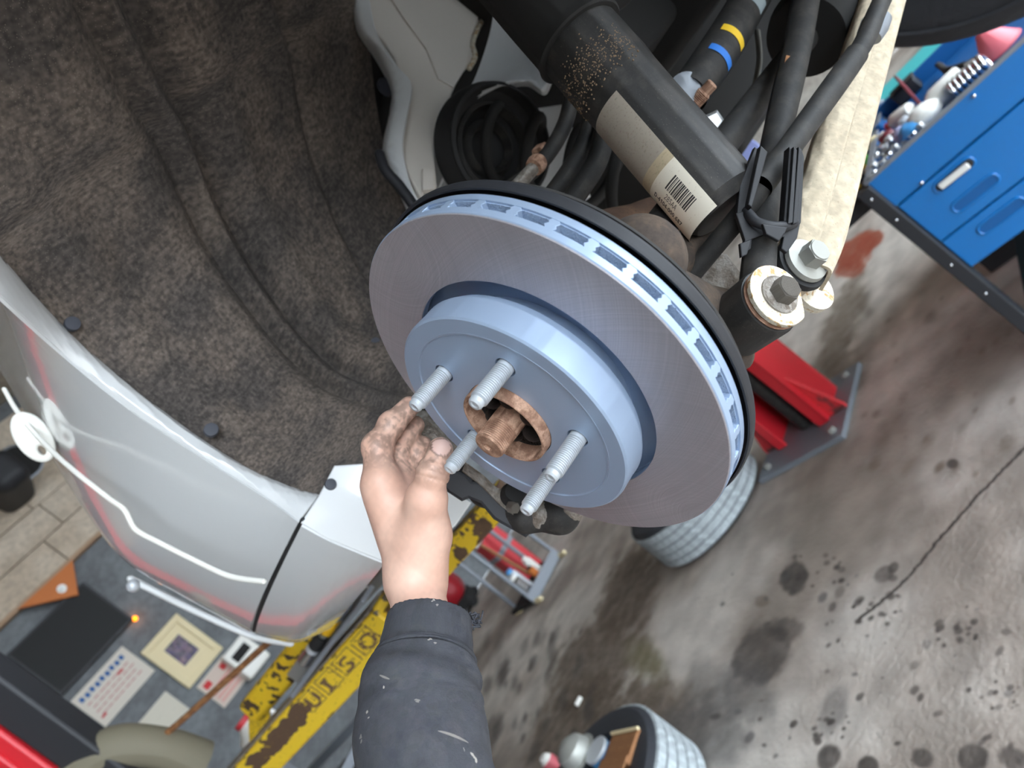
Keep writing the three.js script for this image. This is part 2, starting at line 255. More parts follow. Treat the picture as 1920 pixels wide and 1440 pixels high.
  for (const [c, a, b, det, k, col, soft] of stainsAndShade) blend(c.x, c.z, (X, Z, i, u, v) => {
    const dx = X - c.x, dz = Z - c.z, s = (dx * b.z - dz * b.x) / det, t = (a.x * dz - a.z * dx) / det, wob = 0.55 * (fbm(u * 120, v * 120, 4, 128) - 0.5), d = Math.hypot(s, t) + wob, m = k * (1 - sst(1 - soft, 1.05, d)) * (0.75 + 0.5 * fbm(u * 200, v * 200, 2, 256));
    if (m > 0) for (let e = 0; e < 3; e++) acc[i + e] = lerp(acc[i + e], col[e], Math.min(1, m));
  }, 1.2 * Math.max(Math.hypot(a.x, a.z), Math.hypot(b.x, b.z)) * 1.4);
  for (let k = 0; k < crack.length - 1; k++) for (let j = 0; j < 160; j++) { const p = crack[k].clone().lerp(crack[k + 1], j / 160), w = 0.004 + 0.003 * h2(j, k), ox = 0.012 * (fbm(j / 20 + k * 8, 3, 3) - 0.5); blend(p.x + ox, p.z + ox, (X, Z, i) => { const d = Math.hypot(X - p.x - ox, Z - p.z - ox); if (d < w) for (let e = 0; e < 3; e++) acc[i + e] = lerp(acc[i + e], oil[e], 0.5); }, 0.01); }
  const floorMap = texture(N, N, (u, v, x, y) => { const i = (y * N + x) * 3; return [acc[i], acc[i + 1], acc[i + 2]]; }); floorMap.wrapS = floorMap.wrapT = THREE.MirroredRepeatWrapping;
  const s0 = -7, s1 = 9, t0 = -7.0, t1 = 3.2, g = new THREE.BoxGeometry(1, 1, 1).toNonIndexed(), p = g.attributes.position, uv = [];
  for (let i = 0; i < p.count; i++) { const q = room(p.getX(i) > 0 ? s1 : s0, p.getY(i) > 0 ? 0 : -0.2, p.getZ(i) > 0 ? t1 : t0); p.setXYZ(i, q.x, q.y, q.z); uv.push((q.x - W0.x) / SIZE, (q.z - W0.z) / SIZE); }
  // E2 x UP runs to -E1, so the corner order is mirrored: turn the faces round
  for (let i = 0; i < p.count; i += 3) { for (const [k, st] of [[0, 3], [1, 3], [2, 3]]) { const a = p.array, x = (i + 1) * 3 + k, y = (i + 2) * 3 + k, m = a[x]; a[x] = a[y]; a[y] = m; } for (let k = 0; k < 2; k++) { const x = (i + 1) * 2 + k, y = (i + 2) * 2 + k, m = uv[x]; uv[x] = uv[y]; uv[y] = m; } }
  g.setAttribute('uv', new THREE.Float32BufferAttribute(uv, 2)); g.computeVertexNormals();
  struct('floor', g, std({ map: floorMap, roughness: 0.62, bumpMap: rep(T.grain, 20), bumpScale: 0.002, roughnessMap: null }));
}
const ROOMQ = new THREE.Quaternion().setFromRotationMatrix(new THREE.Matrix4().makeBasis(E1, UP, E2.clone().negate()));
// a box of the room given by its ranges along E2 (s), up (y) and E1 (t)
const rbox = (s0, s1, y0, y1, t0, t1, r = 0.003) => at(box(t1 - t0, y1 - y0, s1 - s0, r), room((s0 + s1) / 2, (y0 + y1) / 2, (t0 + t1) / 2), ROOMQ);
const CEIL = 4.6;
{
  const ZB = -7.0, g = (...a) => boxUV(rbox(...a));
  struct('wall_back', g(-7.2, 9.2, 0, CEIL, ZB - 0.2, ZB), M.wallGrey);
  struct('wall_left', g(-7.2, -7, 0, CEIL, ZB, 3.2), M.wallPale);
  struct('wall_right', g(9, 9.2, 0, CEIL, ZB, 3.2), M.wallPale);
  // the bay side is one long opening under a lintel with two pillars
  struct('wall_front', merge(g(-7.2, -3.0, 0, CEIL, 3.2, 3.4), g(7.6, 9.2, 0, CEIL, 3.2, 3.4), g(-3.0, 7.6, 4.1, CEIL, 3.2, 3.4)), M.wallPale);
  struct('ceiling', g(-7.2, 9.2, CEIL, CEIL + 0.2, ZB - 0.2, 3.4), M.ceiling);
  struct('ground', g(-24, 24, -0.25, -0.02, 3.2, 40), M.asphalt);
}

// ------------------------------------------------------------------ the car body
const whiteCar = thing('car', 'white car raised on the lift with an open wheel arch and dark felt liner', 'car');
{
  // lip of the wheel arch: inner edge beside the liner, outer edge on the body side; then the side bulges to the bumper corner
  const inner = [[-150, 320, -.215], [-60, 420, -.281], [0, 487, -.315], [140, 640, -.402], [300, 772, -.425], [440, 868, -.426], [540, 915, -.409], [598, 932, -.389]].map(([x, y, l]) => PL(x, y, l));
  const edge = [[-150, 400, -.205], [-60, 492, -.271], [0, 556, -.305], [125, 669, -.392], [250, 769, -.415], [375, 852, -.416], [500, 931, -.399], [563, 977, -.379]].map(([x, y, l]) => PL(x, y, l));
  const lipA = inner.map((p, i) => p.clone().lerp(edge[i], .35).addScaledVector(FORE, .007)), lipB = inner.map((p, i) => p.clone().lerp(edge[i], .75).addScaledVector(FORE, .006));
  mesh('arch_lip', sheet([inner.map((p) => p.clone().addScaledVector(FORE, -.014)), inner, lipA, lipB, edge], 70, 18, .003), M.paint, whiteCar, 'rounded white edge of the wheel arch');
  const loc = (p) => { const d = p.clone().sub(HUB); return [d.dot(OUT), d.dot(FORE), d.y]; };
  const side = (es, ends) => { const rows = []; for (const f of [0, .06, .2, .4, .6, .8, 1]) rows.push(es.map((e, i) => { const [o, l, h] = loc(e), [oe, he] = ends[i], g = 1 - (1 - f) ** 1.7; return car(lerp(o, oe, g), lerp(l, -.8, f), lerp(h, he, f)); })); for (const [dl, dof] of [[-.09, -.012], [-.16, -.05], [-.20, -.12], [-.215, -.4]]) rows.push(ends.map(([oe, he]) => car(oe + dof, -.8 + dl, he))); return rows; };
  const quarter = side(edge, [[.05, .76], [.068, .70], [.086, .635], [.142, .475], [.176, .375], [.196, .285], [.188, .19], [.172, .07]]);
  mesh('quarter_panel', sheet(quarter, 60, 70, .003), M.paint, whiteCar, 'glossy white bodywork beside the arch');
  const lowEdge = [[567, 983, -.377], [615, 1009, -.377], [668, 1031, -.377], [722, 1053, -.377]].map(([x, y, l]) => PL(x, y, l));
  const lower = side(lowEdge, [[.170, .062], [.160, .035], [.143, .002], [.10, -.025]]);
  mesh('bumper_cover', sheet(lower, 30, 60, .003), M.paint, whiteCar, 'lower bumper corner below the body seam');
  mesh('seam_shade', tube(quarter.slice(0, 8).map((r, i) => r.at(-1).clone().lerp(lower[i][0], .5).addScaledVector(OUT, -.0035)), .0042, 60, 8), M.rubber, whiteCar, 'dark strip standing for the shaded gap between the panels');  // dark tube drawn in for the shade of the panel gap
  // flat corner flange with clip
  const fl = [[568, 981], [600, 932], [628, 878], [700, 873], [760, 880], [820, 910], [878, 945], [850, 985], [780, 1040], [722, 1052], [668, 1030], [615, 1008]].map(([x, y]) => PL(x, y, -.380));
  const flange = mesh('corner_flange', plate(fl, FORE, 0.004, 0.002), M.paint, whiteCar, 'pale flange at the foot of the arch');
  const clipAt = (px, py, p, n, r = 0.0068) => lathe([[0, 0.004], [r * 0.6, 0.0038], [r * 0.92, 0.0024], [r, 0], [r, -0.003], [0, -0.003]], p, n, 24);
  mesh('push_clip', clipAt(0, 0, hit(620, 908, FORE, fl[0].clone().addScaledVector(FORE, 0.007)), FORE), M.clip, flange, 'dark grey push clip');
  // lower lip under the bumper
  mesh('bumper_lip', tube([[245, 1085, -.93], [330, 1128, -.92], [420, 1170, -.91], [480, 1194, -.90], [545, 1206, -.88]].map(([x, y, l]) => PL(x, y, l)), 0.006, 30, 10), M.paintWhite, whiteCar, 'pale rolled lower edge of the bumper');
  mesh('tow_eye', new THREE.SphereGeometry(0.011, 16, 12).translate(...PL(250, 1098, -.925).toArray()), M.zinc, whiteCar);

  // felt liner swept along the arch
  const prof = [[-.396, .075, .05], [-.398, .094, .052], [-.415, .13, .06], [-.433, .198, .07], [-.433, .301, .075], [-.410, .417, .075], [-.323, .495, .075], [-.288, .52, .075], [-.18, .585, .075], [0, .625, .075], [.2, .6, .075], [.34, .5, .075]];
  const inO = (h) => h < .23 ? -.34 : -.34 - (h - .23) * 0.75, rows = [];
  for (let k = 0; k <= 10; k++) rows.push(prof.map(([l, h, o]) => car(lerp(o - 0.004, Math.max(inO(h), -.6), k / 10), l + 0.02 * Math.sin(k / 10 * Math.PI), h)));
  const groove = (v, c, w, d) => -d * Math.exp(-(((v - c) / w) ** 2));
  mesh('wheel_liner', sheet(rows, 120, 140, 0.004, (u, v, p) => {
    const w = v + 0.02 * Math.sin(u * 9) + 0.06 * (u - .35), band = sst(0.15, 0.3, u);
    return -(groove(w, .34, .016, .016) + groove(w, .42, .020, .020) + groove(w, .27, .05, -.014) + groove(w, .38, .018, -.010) + groove(w, .50, .04, -.012) + groove(w, .72, .014, .010) + groove(w, .16, .02, .005) + groove(w, .09, .025, -.006)) * (0.35 + .65 * band) + 0.004 * (fbm(u * 26, v * 13, 3) - .5);
  }), M.liner, whiteCar, 'dark brown felt wheel arch liner with moulded ridges');
  const liner = whiteCar.children.at(-1);
  const linerClip = (px, py, l, n, r) => mesh('push_clip', clipAt(0, 0, PL(px, py, l), n, r), M.clip, liner, 'dark round push clip');
  linerClip(136, 607, -.392, V(.6, -.35, .7).normalize(), .0085); linerClip(396, 806, -.412, FORE, .0085); linerClip(705, 643, -.405, FORE, .0075);
  linerClip(724, 162, -.36, V(.55, -.3, .75).normalize(), .014);

  // painted body flange inboard of the liner
  const fp = [[672, -20], [690, 60], [722, 92], [740, 118], [753, 165], [746, 215], [735, 268], [748, 300], [768, 342], [786, 379], [792, 360], [811, 356], [808, 325], [805, 290], [820, 240], [840, 182], [858, 142], [884, 112], [879, 88], [884, 72], [900, 48], [905, 30], [922, 22], [930, -20]];
  const body = mesh('body_flange', plate(fp.map(([x, y]) => PL(x, y, -.33)), FORE, 0.01, 0.003), M.paintInner, whiteCar, 'beige-white pressed body flange with chipped edge');
  mesh('flange_ridge', sheet([[[690, -20], [706, 60], [742, 120], [772, 160], [762, 230], [756, 280], [770, 345], [786, 378]].map(([x, y]) => PL(x, y, -.302)), [[660, -20], [676, 50], [712, 92], [740, 150], [742, 200], [730, 262], [736, 310], [778, 378]].map(([x, y]) => PL(x, y, -.314)), [[655, -20], [668, 60], [700, 100], [735, 165], [735, 205], [722, 270], [728, 315], [775, 380]].map(([x, y]) => PL(x, y, -.36))], 40, 10, 0.003), M.paintWhite, body, 'raised rounded edge');
  mesh('pressed_panel', plate([[720, -20], [760, 40], [800, 95], [822, 150], [848, 165], [872, 125], [876, 70], [905, 15], [900, -20]].map(([x, y]) => PL(x, y, -.318)), FORE, 0.003, 0.002), M.paintInner, body);
  mesh('edge_chip', tube([[905, 36], [893, 60], [886, 84], [891, 105], [880, 128]].map(([x, y]) => PL(x, y, -.316)), 0.004, 24, 8), M.washer, body, 'rusty chipped edge');
  mesh('flange_tab', plate([[792, 322], [809, 324], [812, 357], [792, 359]].map(([x, y]) => PL(x, y, -.315)), FORE, 0.004, 0.001), M.paintInner, body);
  // curved wheelhouse behind it and the dark pocket beneath
  mesh('wheelhouse', sheet([
    [[900, -60], [925, 20], [893, 140], [848, 215], [800, 330], [770, 420]].map(([x, y]) => P(x, y, 1.06)),
    [[950, -30], [958, 70], [925, 140], [872, 215], [830, 300], [800, 400]].map(([x, y]) => P(x, y, 1.05)),
    [[1000, 20], [998, 100], [960, 138], [895, 190], [848, 245], [830, 330]].map(([x, y]) => P(x, y, 1.03)),
    [[1040, 60], [1020, 160], [985, 150], [920, 165], [862, 212], [842, 270]].map(([x, y]) => P(x, y, .985)),
    [[1050, 90], [1026, 176], [985, 162], [922, 178], [868, 224], [848, 280]].map(([x, y]) => P(x, y, 1.01))], 40, 30, 0.003), M.paintWhite, whiteCar, 'white curved inner wheelhouse');
  mesh('inner_panel', plate([[770, 300], [850, 230], [1060, 200], [1120, 430], [740, 440]].map(([x, y]) => P(x, y, 1.10)), fwd.clone().negate(), 0.006), M.paintWhite, whiteCar, 'white inner panel behind the rotor');
  mesh('rubber_edge', tube([[712, 290], [722, 318], [748, 348], [775, 385], [790, 410]].map(([x, y]) => PL(x, y, -.30)), 0.007, 24, 10), M.blackPlastic, whiteCar, 'black rubber edge strip');
  // floor pan and chassis rail above the suspension
  const ub = (o0, o1, l0, l1, h0, h1) => at(box(o1 - o0, h1 - h0, l1 - l0, .02), car((o0 + o1) / 2, (l0 + l1) / 2, (h0 + h1) / 2), new THREE.Quaternion().setFromRotationMatrix(new THREE.Matrix4().makeBasis(OUT, UP, OUT.clone().cross(UP))));
  mesh('floor_pan', ub(-2.0, -.46, -1.1, 2.2, .52, .60), M.dark, whiteCar, 'dark underside of the car');
  mesh('chassis_rail', ub(-1.02, -.88, -.9, 1.4, .26, .50), M.dark, whiteCar, 'dark chassis rail');
  mesh('underbody_filler', ub(-1.12, -.66, -.75, -.20, -.07, .5), M.dark, whiteCar, 'dark filler box added under the car');  // added dark box that closes the bright gaps between the suspension rods
  mesh('body_side', ub(-.45, .05, .56, 2.3, .14, .80), M.paint, whiteCar, 'white body side ahead of the wheel');
  mesh('tail_floor', ub(-1.6, -.05, -1.1, -.5, .05, .14), M.dark, whiteCar);
}

// ------------------------------------------------------------------ brake rotor and hub
const rotorP = (o) => HUB.clone().addScaledVector(AX, o), RR = 0.149, QAX = aim(AX);
const discUV = (g, s) => { const p = g.attributes.position, uv = new Float32Array(p.count * 2); for (let i = 0; i < p.count; i++) { uv[2 * i] = p.getX(i) * s + .5; uv[2 * i + 1] = p.getZ(i) * s + .5; } g.setAttribute('uv', new THREE.BufferAttribute(uv, 2)); return g; };
const ringL = (pts, seg = 160) => toCreasedNormals(new THREE.LatheGeometry(pts.map(([x, y]) => new THREE.Vector2(x, y)), seg), 0.5);
const rotor = thing('brake_rotor', 'new blue-grey coated vented brake rotor held on the hub', 'brake rotor');
{
  const m = (n, pts, mat, lb, seg) => mesh(n, at(discUV(ringL(pts, seg), 1 / .32), rotorP(0), QAX), mat, rotor, lb);
  // axis runs outboard; the friction ring lies between o = -0.0215 and 0, the hat rises to 0.0305
  m('friction_face', [[.0985, -.0006], [.0985, .0002], [RR - .0012, .0002], [RR - .0006, -.0004], [.0985, -.0006]], M.friction, 'ground grey metal friction face with cross-hatched grinding marks');
  m('outer_disc', [[.0983, -.0065], [RR, -.0065], [RR, -.0012], [RR - .0008, -.0005], [.0983, -.0005], [.0983, -.0065]], M.coat, 'light blue coated rim');
  m('inner_disc', [[.070, -.0215], [RR - .0005, -.0215], [RR, -.021], [RR, -.0152], [.070, -.0152], [.070, -.0215]], M.coat);
  // the vents are open right through to the groove beside the hat; radial vanes hold the discs apart
  for (const [y, d] of [[-.0152, .0006], [-.0066, -.0006]]) m('vent_wall', d > 0 ? [[RR - .0016, y], [RR - .0016, y + d], [.1003, y + d], [.1003, y]] : [[.1003, y], [.1003, y + d], [RR - .0016, y + d], [RR - .0016, y]], M.coatCast, 'rough cast wall inside the cooling vents', 180);
  for (let k = 0; k < 36; k++) {
    const a = (k + .35) / 36 * Math.PI * 2, w = .0042, g = extrude([[-w * .5, 0], [-w * .9, .0022], [-w * .55, .0045], [-w * .85, .0066], [-w * .5, .0089], [w * .5, .0089], [w * .95, .006], [w * .55, .004], [w * .8, .0018], [w * .5, 0]], .044, .0004);
    g.translate(0, -.0153, RR - .0447); g.rotateY(a); mesh('vane', at(g, rotorP(0), QAX), M.coat, rotor);
  }
  const hr = .0925, top = .0305;
  m('hat_side', [[.074, -.019], [.074, .0005], [.0875, .0022], [.0895, .0032], [.0900, .0050], [.0906, .0068], [.0922, .0080], [hr, .0088], [hr, .0105], [.0922, .0115], [.0925, .0275], [.0922, .0292], [.0908, top], [.0795, top], [.0788, top - .0005], [.0782, top - .0008], [.0774, top - .0008], [.0770, top - .0012], [.0770, top - .0075], [.0880, top - .0075]], M.coat, 'smooth blue-grey rotor hat side', 200);
  m('hat_groove', [[.0777, top - .0008], [.0781, top - .0001], [.0789, top + .0002], [.0797, top + .0001], [.0800, top - .0003]], M.coat, 'fine turned ring on the hat face', 200);
}
const hub = thing('wheel_hub', 'rusty wheel hub with five pale threaded studs through the rotor', 'wheel hub');
{
  const top = .0305, [x1, z1] = [1, 0];
  // angle of the first stud, measured in the plane of the rotor
  const nrm = AX.clone(), camv = (p) => p;
  const nI = [-.5385, .6708, -.51]; const e1i = (() => { const c = [nI[1] * 1 - nI[2] * 0, nI[2] * 0 - nI[0] * 1, 0], l = Math.hypot(...c); return c.map((v) => v / l); })();
  const toW = (c) => V().addScaledVector(camX, c[0]).addScaledVector(camDown, c[1]).addScaledVector(fwd, c[2]);
  const u1 = toW(e1i).addScaledVector(nrm, -toW(e1i).dot(nrm)).normalize(); const e2i = [nI[1] * e1i[2] - nI[2] * e1i[1], nI[2] * e1i[0] - nI[0] * e1i[2], nI[0] * e1i[1] - nI[1] * e1i[0]]; const u2 = toW(e2i).addScaledVector(nrm, -toW(e2i).dot(nrm)); u2.addScaledVector(u1, -u2.dot(u1)).normalize();
  const r = .0062, prof = [[0, -.010], [r, -.010], [r, 0.001]], L = .0345;
  for (let y = .001; y < L - .005; y += .0016) prof.push([r, y], [r, y + .0004], [r - .0010, y + .0008], [r - .0010, y + .0012]);
  prof.push([r - .0002, L - .005], [r - .0012, L - .0046], [r - .0012, L - .0016], [r - .0022, L], [r - .0034, L - .0002], [r - .0042, L - .001], [0, L - .001]);
  const base = toCreasedNormals(new THREE.LatheGeometry(prof.map(([x, y]) => new THREE.Vector2(Math.max(x, 1e-5), y)), 28), 0.5);
  const v2 = AX.clone().cross(u1), holes = [], ring = (x, y, R, n) => Array.from({ length: n }, (_, i) => [x + R * Math.cos(-i / n * 6.28319), y + R * Math.sin(-i / n * 6.28319)]);
  for (let k = 0; k < 5; k++) {
    const a = .7536 + k * Math.PI * 2 / 5, p = rotorP(top).addScaledVector(u1, .0571 * Math.cos(a)).addScaledVector(u2, .0571 * Math.sin(a));
    mesh('stud', at(base.clone(), p, QAX), M.zinc, hub, 'pale zinc threaded wheel stud');
    const d = p.clone().sub(rotorP(top)); holes.push(ring(d.dot(u1), d.dot(v2), .0078, 36));
  }
  // hat face with its bore and five clearance holes; the hub flange lies behind it
  const face = extrude(ring(0, 0, .0772, 160).reverse(), .0066, .0002, [ring(0, 0, .0345, 80), ...holes]);
  mesh('hat_face', boxUV(at(face, rotorP(top - .0078), new THREE.Quaternion().setFromRotationMatrix(new THREE.Matrix4().makeBasis(u1, v2, AX)))), M.coat, rotor, 'blue-grey hat face with five stud holes');
  const q = (n, pts, mat, lb, seg = 72) => mesh(n, boxUV(lathe(pts, rotorP(top), AX, seg)), mat, hub, lb);
  q('hub_flange', [[.0300, -.009], [.070, -.009], [.072, -.010], [.072, -.020], [.0300, -.020]], M.rust, 'rusty hub flange behind the rotor');
  q('pilot_ring', [[.0338, -.012], [.0338, .0062], [.0334, .0074], [.0326, .0078], [.0316, .0074], [.0311, .006], [.0306, -.010]], M.rust, 'rusty orange hub pilot ring');
  q('hub_recess', [[.0308, -.006], [.027, -.009], [.022, -.010], [.016, -.008], [.0135, -.004], [.012, -.009], [0, -.009]], M.grease, 'black greasy hub recess');
  for (let k = 0; k < 6; k++) { const a = k / 6 * 6.283, p = rotorP(top - .004).addScaledVector(u1, .0185 * Math.cos(a)).addScaledVector(u2, .0185 * Math.sin(a)), g = new THREE.SphereGeometry(.0075, 14, 10); g.scale(1, .7, 1); mesh('grease_lump', at(g, p, QAX), M.grease, hub, 'clotted black grease'); }
  const pr = [[0, -.01], [.0115, -.01], [.0115, .008]]; for (let y = .008; y < .0235; y += .0016) pr.push([.0115, y], [.0108, y + .0008]); pr.push([.0113, .0242], [.0106, .0256], [.0075, .0262], [.0035, .0262], [.003, .024], [0, .0238]);
  q('axle_stub', pr, M.rust, 'rusty threaded axle end', 40);
}
// ------------------------------------------------------------------ dust shield behind the rotor
{
  const t = thing('dust_shield', 'thin black pressed dust shield behind the brake rotor', 'dust shield');
  mesh('shield_rim', lathe([[.1528, -.0300], [.1528, -.0245], [.1520, -.0232], [.1506, -.0232], [.1502, -.029], [.12, -.031], [.05, -.031], [.05, -.033], [.1520, -.0325], [.1528, -.0300]], rotorP(0), AX, 140), M.blackPlastic, t, 'rolled black rim with dust on it');
  mesh('backing_plate', lathe([[.04, -.046], [.12, -.046], [.145, -.043], [.145, -.041], [.118, -.043], [.04, -.043]], rotorP(0), AX, 90), M.black, t);
}

// ------------------------------------------------------------------ smooth bodies from joints: tapered capsules joined by a smooth minimum
function capsule(p, a, b, ra, rb) { const ba = { x: b.x - a.x, y: b.y - a.y, z: b.z - a.z }, l = ba.x * ba.x + ba.y * ba.y + ba.z * ba.z, pax = p.x - a.x, pay = p.y - a.y, paz = p.z - a.z, h = clamp((pax * ba.x + pay * ba.y + paz * ba.z) / l), x = pax - ba.x * h, y = pay - ba.y * h, z = paz - ba.z * h; return Math.sqrt(x * x + y * y + z * z) - (ra + (rb - ra) * h); }
const smin = (a, b, k) => { const h = Math.max(k - Math.abs(a - b), 0) / k; return Math.min(a, b) - h * h * k * 0.25; };
function sdfMesh(f, lo, hi, res, color) {
  const c = lo.clone().add(hi).multiplyScalar(.5), half = Math.max(hi.x - lo.x, hi.y - lo.y, hi.z - lo.z) / 2 * 1.04, mc = new MarchingCubes(res, new THREE.MeshBasicMaterial(), false, false, 400000), hs = res / 2, q = V();
  mc.isolation = 0;
  for (let k = 0; k < res; k++) for (let j = 0; j < res; j++) for (let i = 0; i < res; i++) { q.set(c.x + (i - hs) / hs * half, c.y + (j - hs) / hs * half, c.z + (k - hs) / hs * half); mc.field[i + j * res + k * res * res] = -f(q); }
  mc.update();
  const n = mc.count, pos = new Float32Array(n * 3), nor = new Float32Array(n * 3), col = color ? new Float32Array(n * 3) : null, e = half / res;
  for (let i = 0; i < n; i++) {
    const p = V(mc.positionArray[3 * i], mc.positionArray[3 * i + 1], mc.positionArray[3 * i + 2]).multiplyScalar(half).add(c); p.toArray(pos, 3 * i);
    const g = (dx, dy, dz) => f(V(p.x + dx, p.y + dy, p.z + dz)), N = V(g(e, 0, 0) - g(-e, 0, 0), g(0, e, 0) - g(0, -e, 0), g(0, 0, e) - g(0, 0, -e)).normalize(); N.toArray(nor, 3 * i);
    if (col) color(p, N).forEach((v, m) => { col[3 * i + m] = v; });
  }
  const g = new THREE.BufferGeometry(); g.setAttribute('position', new THREE.BufferAttribute(pos, 3)); g.setAttribute('normal', new THREE.BufferAttribute(nor, 3)); if (col) g.setAttribute('color', new THREE.BufferAttribute(col, 3));
  return col ? g : boxUV(g);
}
const bounds = (js, m = .03) => { const b = new THREE.Box3(); js.forEach((p) => b.expandByPoint(p)); b.expandByScalar(m); return [b.min, b.max]; };

// ------------------------------------------------------------------ shock absorber
{
  const t = thing('shock_absorber', 'black dusty shock absorber tube with a white barcode label', 'shock absorber');
  const B = P(1345, 376, .60), Tp = P(930, -99, .67), ax = Tp.clone().sub(B).normalize(), len = B.distanceTo(Tp), pt = (d) => B.clone().addScaledVector(ax, d), r = .0372;
  const d0 = P(1090, 85, .635).sub(B).dot(ax);
  mesh('tube', lathe([[0, -.012], [r * .8, -.012], [r, -.002], [r, .10], [r + .0006, d0 - .055], [r + .0016, d0 - .04], [r + .0012, d0 + .03]], B, ax, 64), M.blackGloss, t);
  mesh('dust_boot', lathe([[r + .001, d0 + .004], [r + .0055, d0 + .004], [r + .007, d0 + .006], [r + .0055, d0 + .009], [r + .0045, d0 + .016], [r + .005, d0 + .06], [r + .0045, d0 + .30], [0, d0 + .30]], B, ax, 64), M.dark, t, 'black dust boot over the upper tube');
  mesh('dirt_band', (() => { const g = []; for (let i = 0; i < 700; i++) { const a = rr(-1.5, .9), h = d0 - .035 + (rnd() + rnd() + rnd() - 1.5) * .018, z = EYE.clone().sub(B); z.addScaledVector(ax, -z.dot(ax)).normalize(); const x = ax.clone().cross(z), n = z.clone().multiplyScalar(Math.cos(a)).addScaledVector(x, Math.sin(a)), s = rr(.0003, .0009); g.push(at(new THREE.IcosahedronGeometry(s, 0), B.clone().addScaledVector(ax, h).addScaledVector(n, r + .0012))); } return merge(...g); })(), std({ color: hex('#8a745c'), roughness: 1 }), t, 'crust of brown dirt').userData.kind = 'stuff';
  // label, wrapped on the side turned away from the lamp side of the tube
  const cv = document.createElement('canvas'); cv.width = 1024; cv.height = 280; const k = cv.getContext('2d');
  k.fillStyle = '#a2988b'; k.fillRect(0, 0, 1024, 280); k.fillStyle = '#e3dccb'; k.fillRect(590, 0, 434, 280);
  k.fillStyle = '#b9a98c'; k.fillRect(520, 0, 80, 280);
  for (let i = 0; i < 1500; i++) { k.fillStyle = `rgba(${70 + rnd() * 50 | 0},${60 + rnd() * 45 | 0},${50 + rnd() * 40 | 0},${rnd() * .16})`; const w = 1 + rnd() * 9; k.fillRect(rnd() * 590, rnd() * 280, w, w * rr(.4, 1.2)); }
  for (let i = 0; i < 200; i++) { k.fillStyle = `rgba(120,100,70,${rnd() * .12})`; const w = 1 + rnd() * 7; k.fillRect(590 + rnd() * 434, rnd() * 280, w, w); }
  k.fillStyle = '#2a2726'; let x = 690; while (x < 905) { const w = 3 + Math.floor(rnd() * 3) * 4; k.fillRect(x, 40, w, 72); x += w + 4 + Math.floor(rnd() * 2) * 4; }
  k.font = '40px sans-serif'; k.textBaseline = 'top'; k.fillText('285AA', 720, 116); k.font = 'bold 40px sans-serif'; k.fillText('D-4104-000.687', 640, 160);
  const lt = new THREE.CanvasTexture(cv); lt.colorSpace = THREE.SRGBColorSpace;
  const y0 = P(1325, 426, .60).sub(B).dot(ax), y1 = P(1155, 205, .62).sub(B).dot(ax), g = new THREE.CylinderGeometry(r + .0007, r + .0007, y1 - y0, 24, 1, true, rad(-92), rad(88)), uv = g.attributes.uv;
  for (let i = 0; i < uv.count; i++) uv.setXY(i, 1 - uv.getY(i), uv.getX(i));
  const z = EYE.clone().sub(pt(.1)); z.addScaledVector(ax, -z.dot(ax)).normalize(); const X = ax.clone().cross(z);
  at(g, pt((y0 + y1) / 2), new THREE.Quaternion().setFromRotationMatrix(new THREE.Matrix4().makeBasis(X, ax, z)));
  mesh('label_sticker', g, std({ map: lt, roughness: .7, side: THREE.DoubleSide }), t, 'dusty white sticker with barcode');
}
// ------------------------------------------------------------------ lateral arm with rubber bushing
const armEye = P(1412, 588, .555);
{
  const t = thing('control_arm', 'dark grey tubular control arm ending in a black bushing and large washer', 'control arm');
  mesh('arm_tube', limb([P(1518, -40, .80), P(1492, 100, .73), P(1462, 230, .66), P(1436, 370, .605), P(1424, 480, .575), P(1418, 560, .56)], [.0145, .0145, .014, .013, .0125, .014], 50, 24), M.black, t);
  mesh('scrape', sheet([[P(1482, 106, .705), P(1474, 140, .695), P(1466, 172, .68)], [P(1474, 104, .706), P(1466, 140, .696), P(1459, 171, .682)]], 8, 3, .0006), M.wood, t, 'bare brown scrape in the paint');
  mesh('bushing_eye', lathe([[0, -.030], [.018, -.030], [.0235, -.027], [.026, -.022], [.0265, .016], [.0255, .020], [.020, .021], [0, .021]], armEye, FORE, 48), M.blackGloss, t, 'black bushing housing');
  mesh('rubber_ring', lathe([[.010, .020], [.0235, .020], [.0245, .022], [.0235, .0245], [.010, .0245]], armEye, FORE, 40), M.rust, t, 'rust-stained bushing edge');
  const w = armEye.clone().addScaledVector(FORE, .0265), wash = [], side = camX.clone().addScaledVector(FORE, -camX.dot(FORE)).normalize(), sd = FORE.clone().cross(side);
  for (let i = 0; i < 40; i++) { const a = i / 40 * 6.2832, rr2 = .0245, x = rr2 * Math.cos(a), y = rr2 * Math.sin(a); wash.push(w.clone().addScaledVector(side, Math.min(x, .0205)).addScaledVector(sd, y)); }
  mesh('washer', plate(wash, FORE, .003, .0006), M.washer, t, 'pale yellowed washer with rust spots');
  const b = w.clone().addScaledVector(FORE, .0036);
  const bolt = mesh('bolt', hexBolt(b.clone().addScaledVector(FORE, .002), FORE, .0105, .010), M.castGrey, t, 'hex bolt head');
  mesh('bolt_flange', lathe([[0, 0], [.0155, 0], [.0155, .0014], [.013, .0026], [0, .003]], b, FORE, 36), M.castGrey, bolt);
}
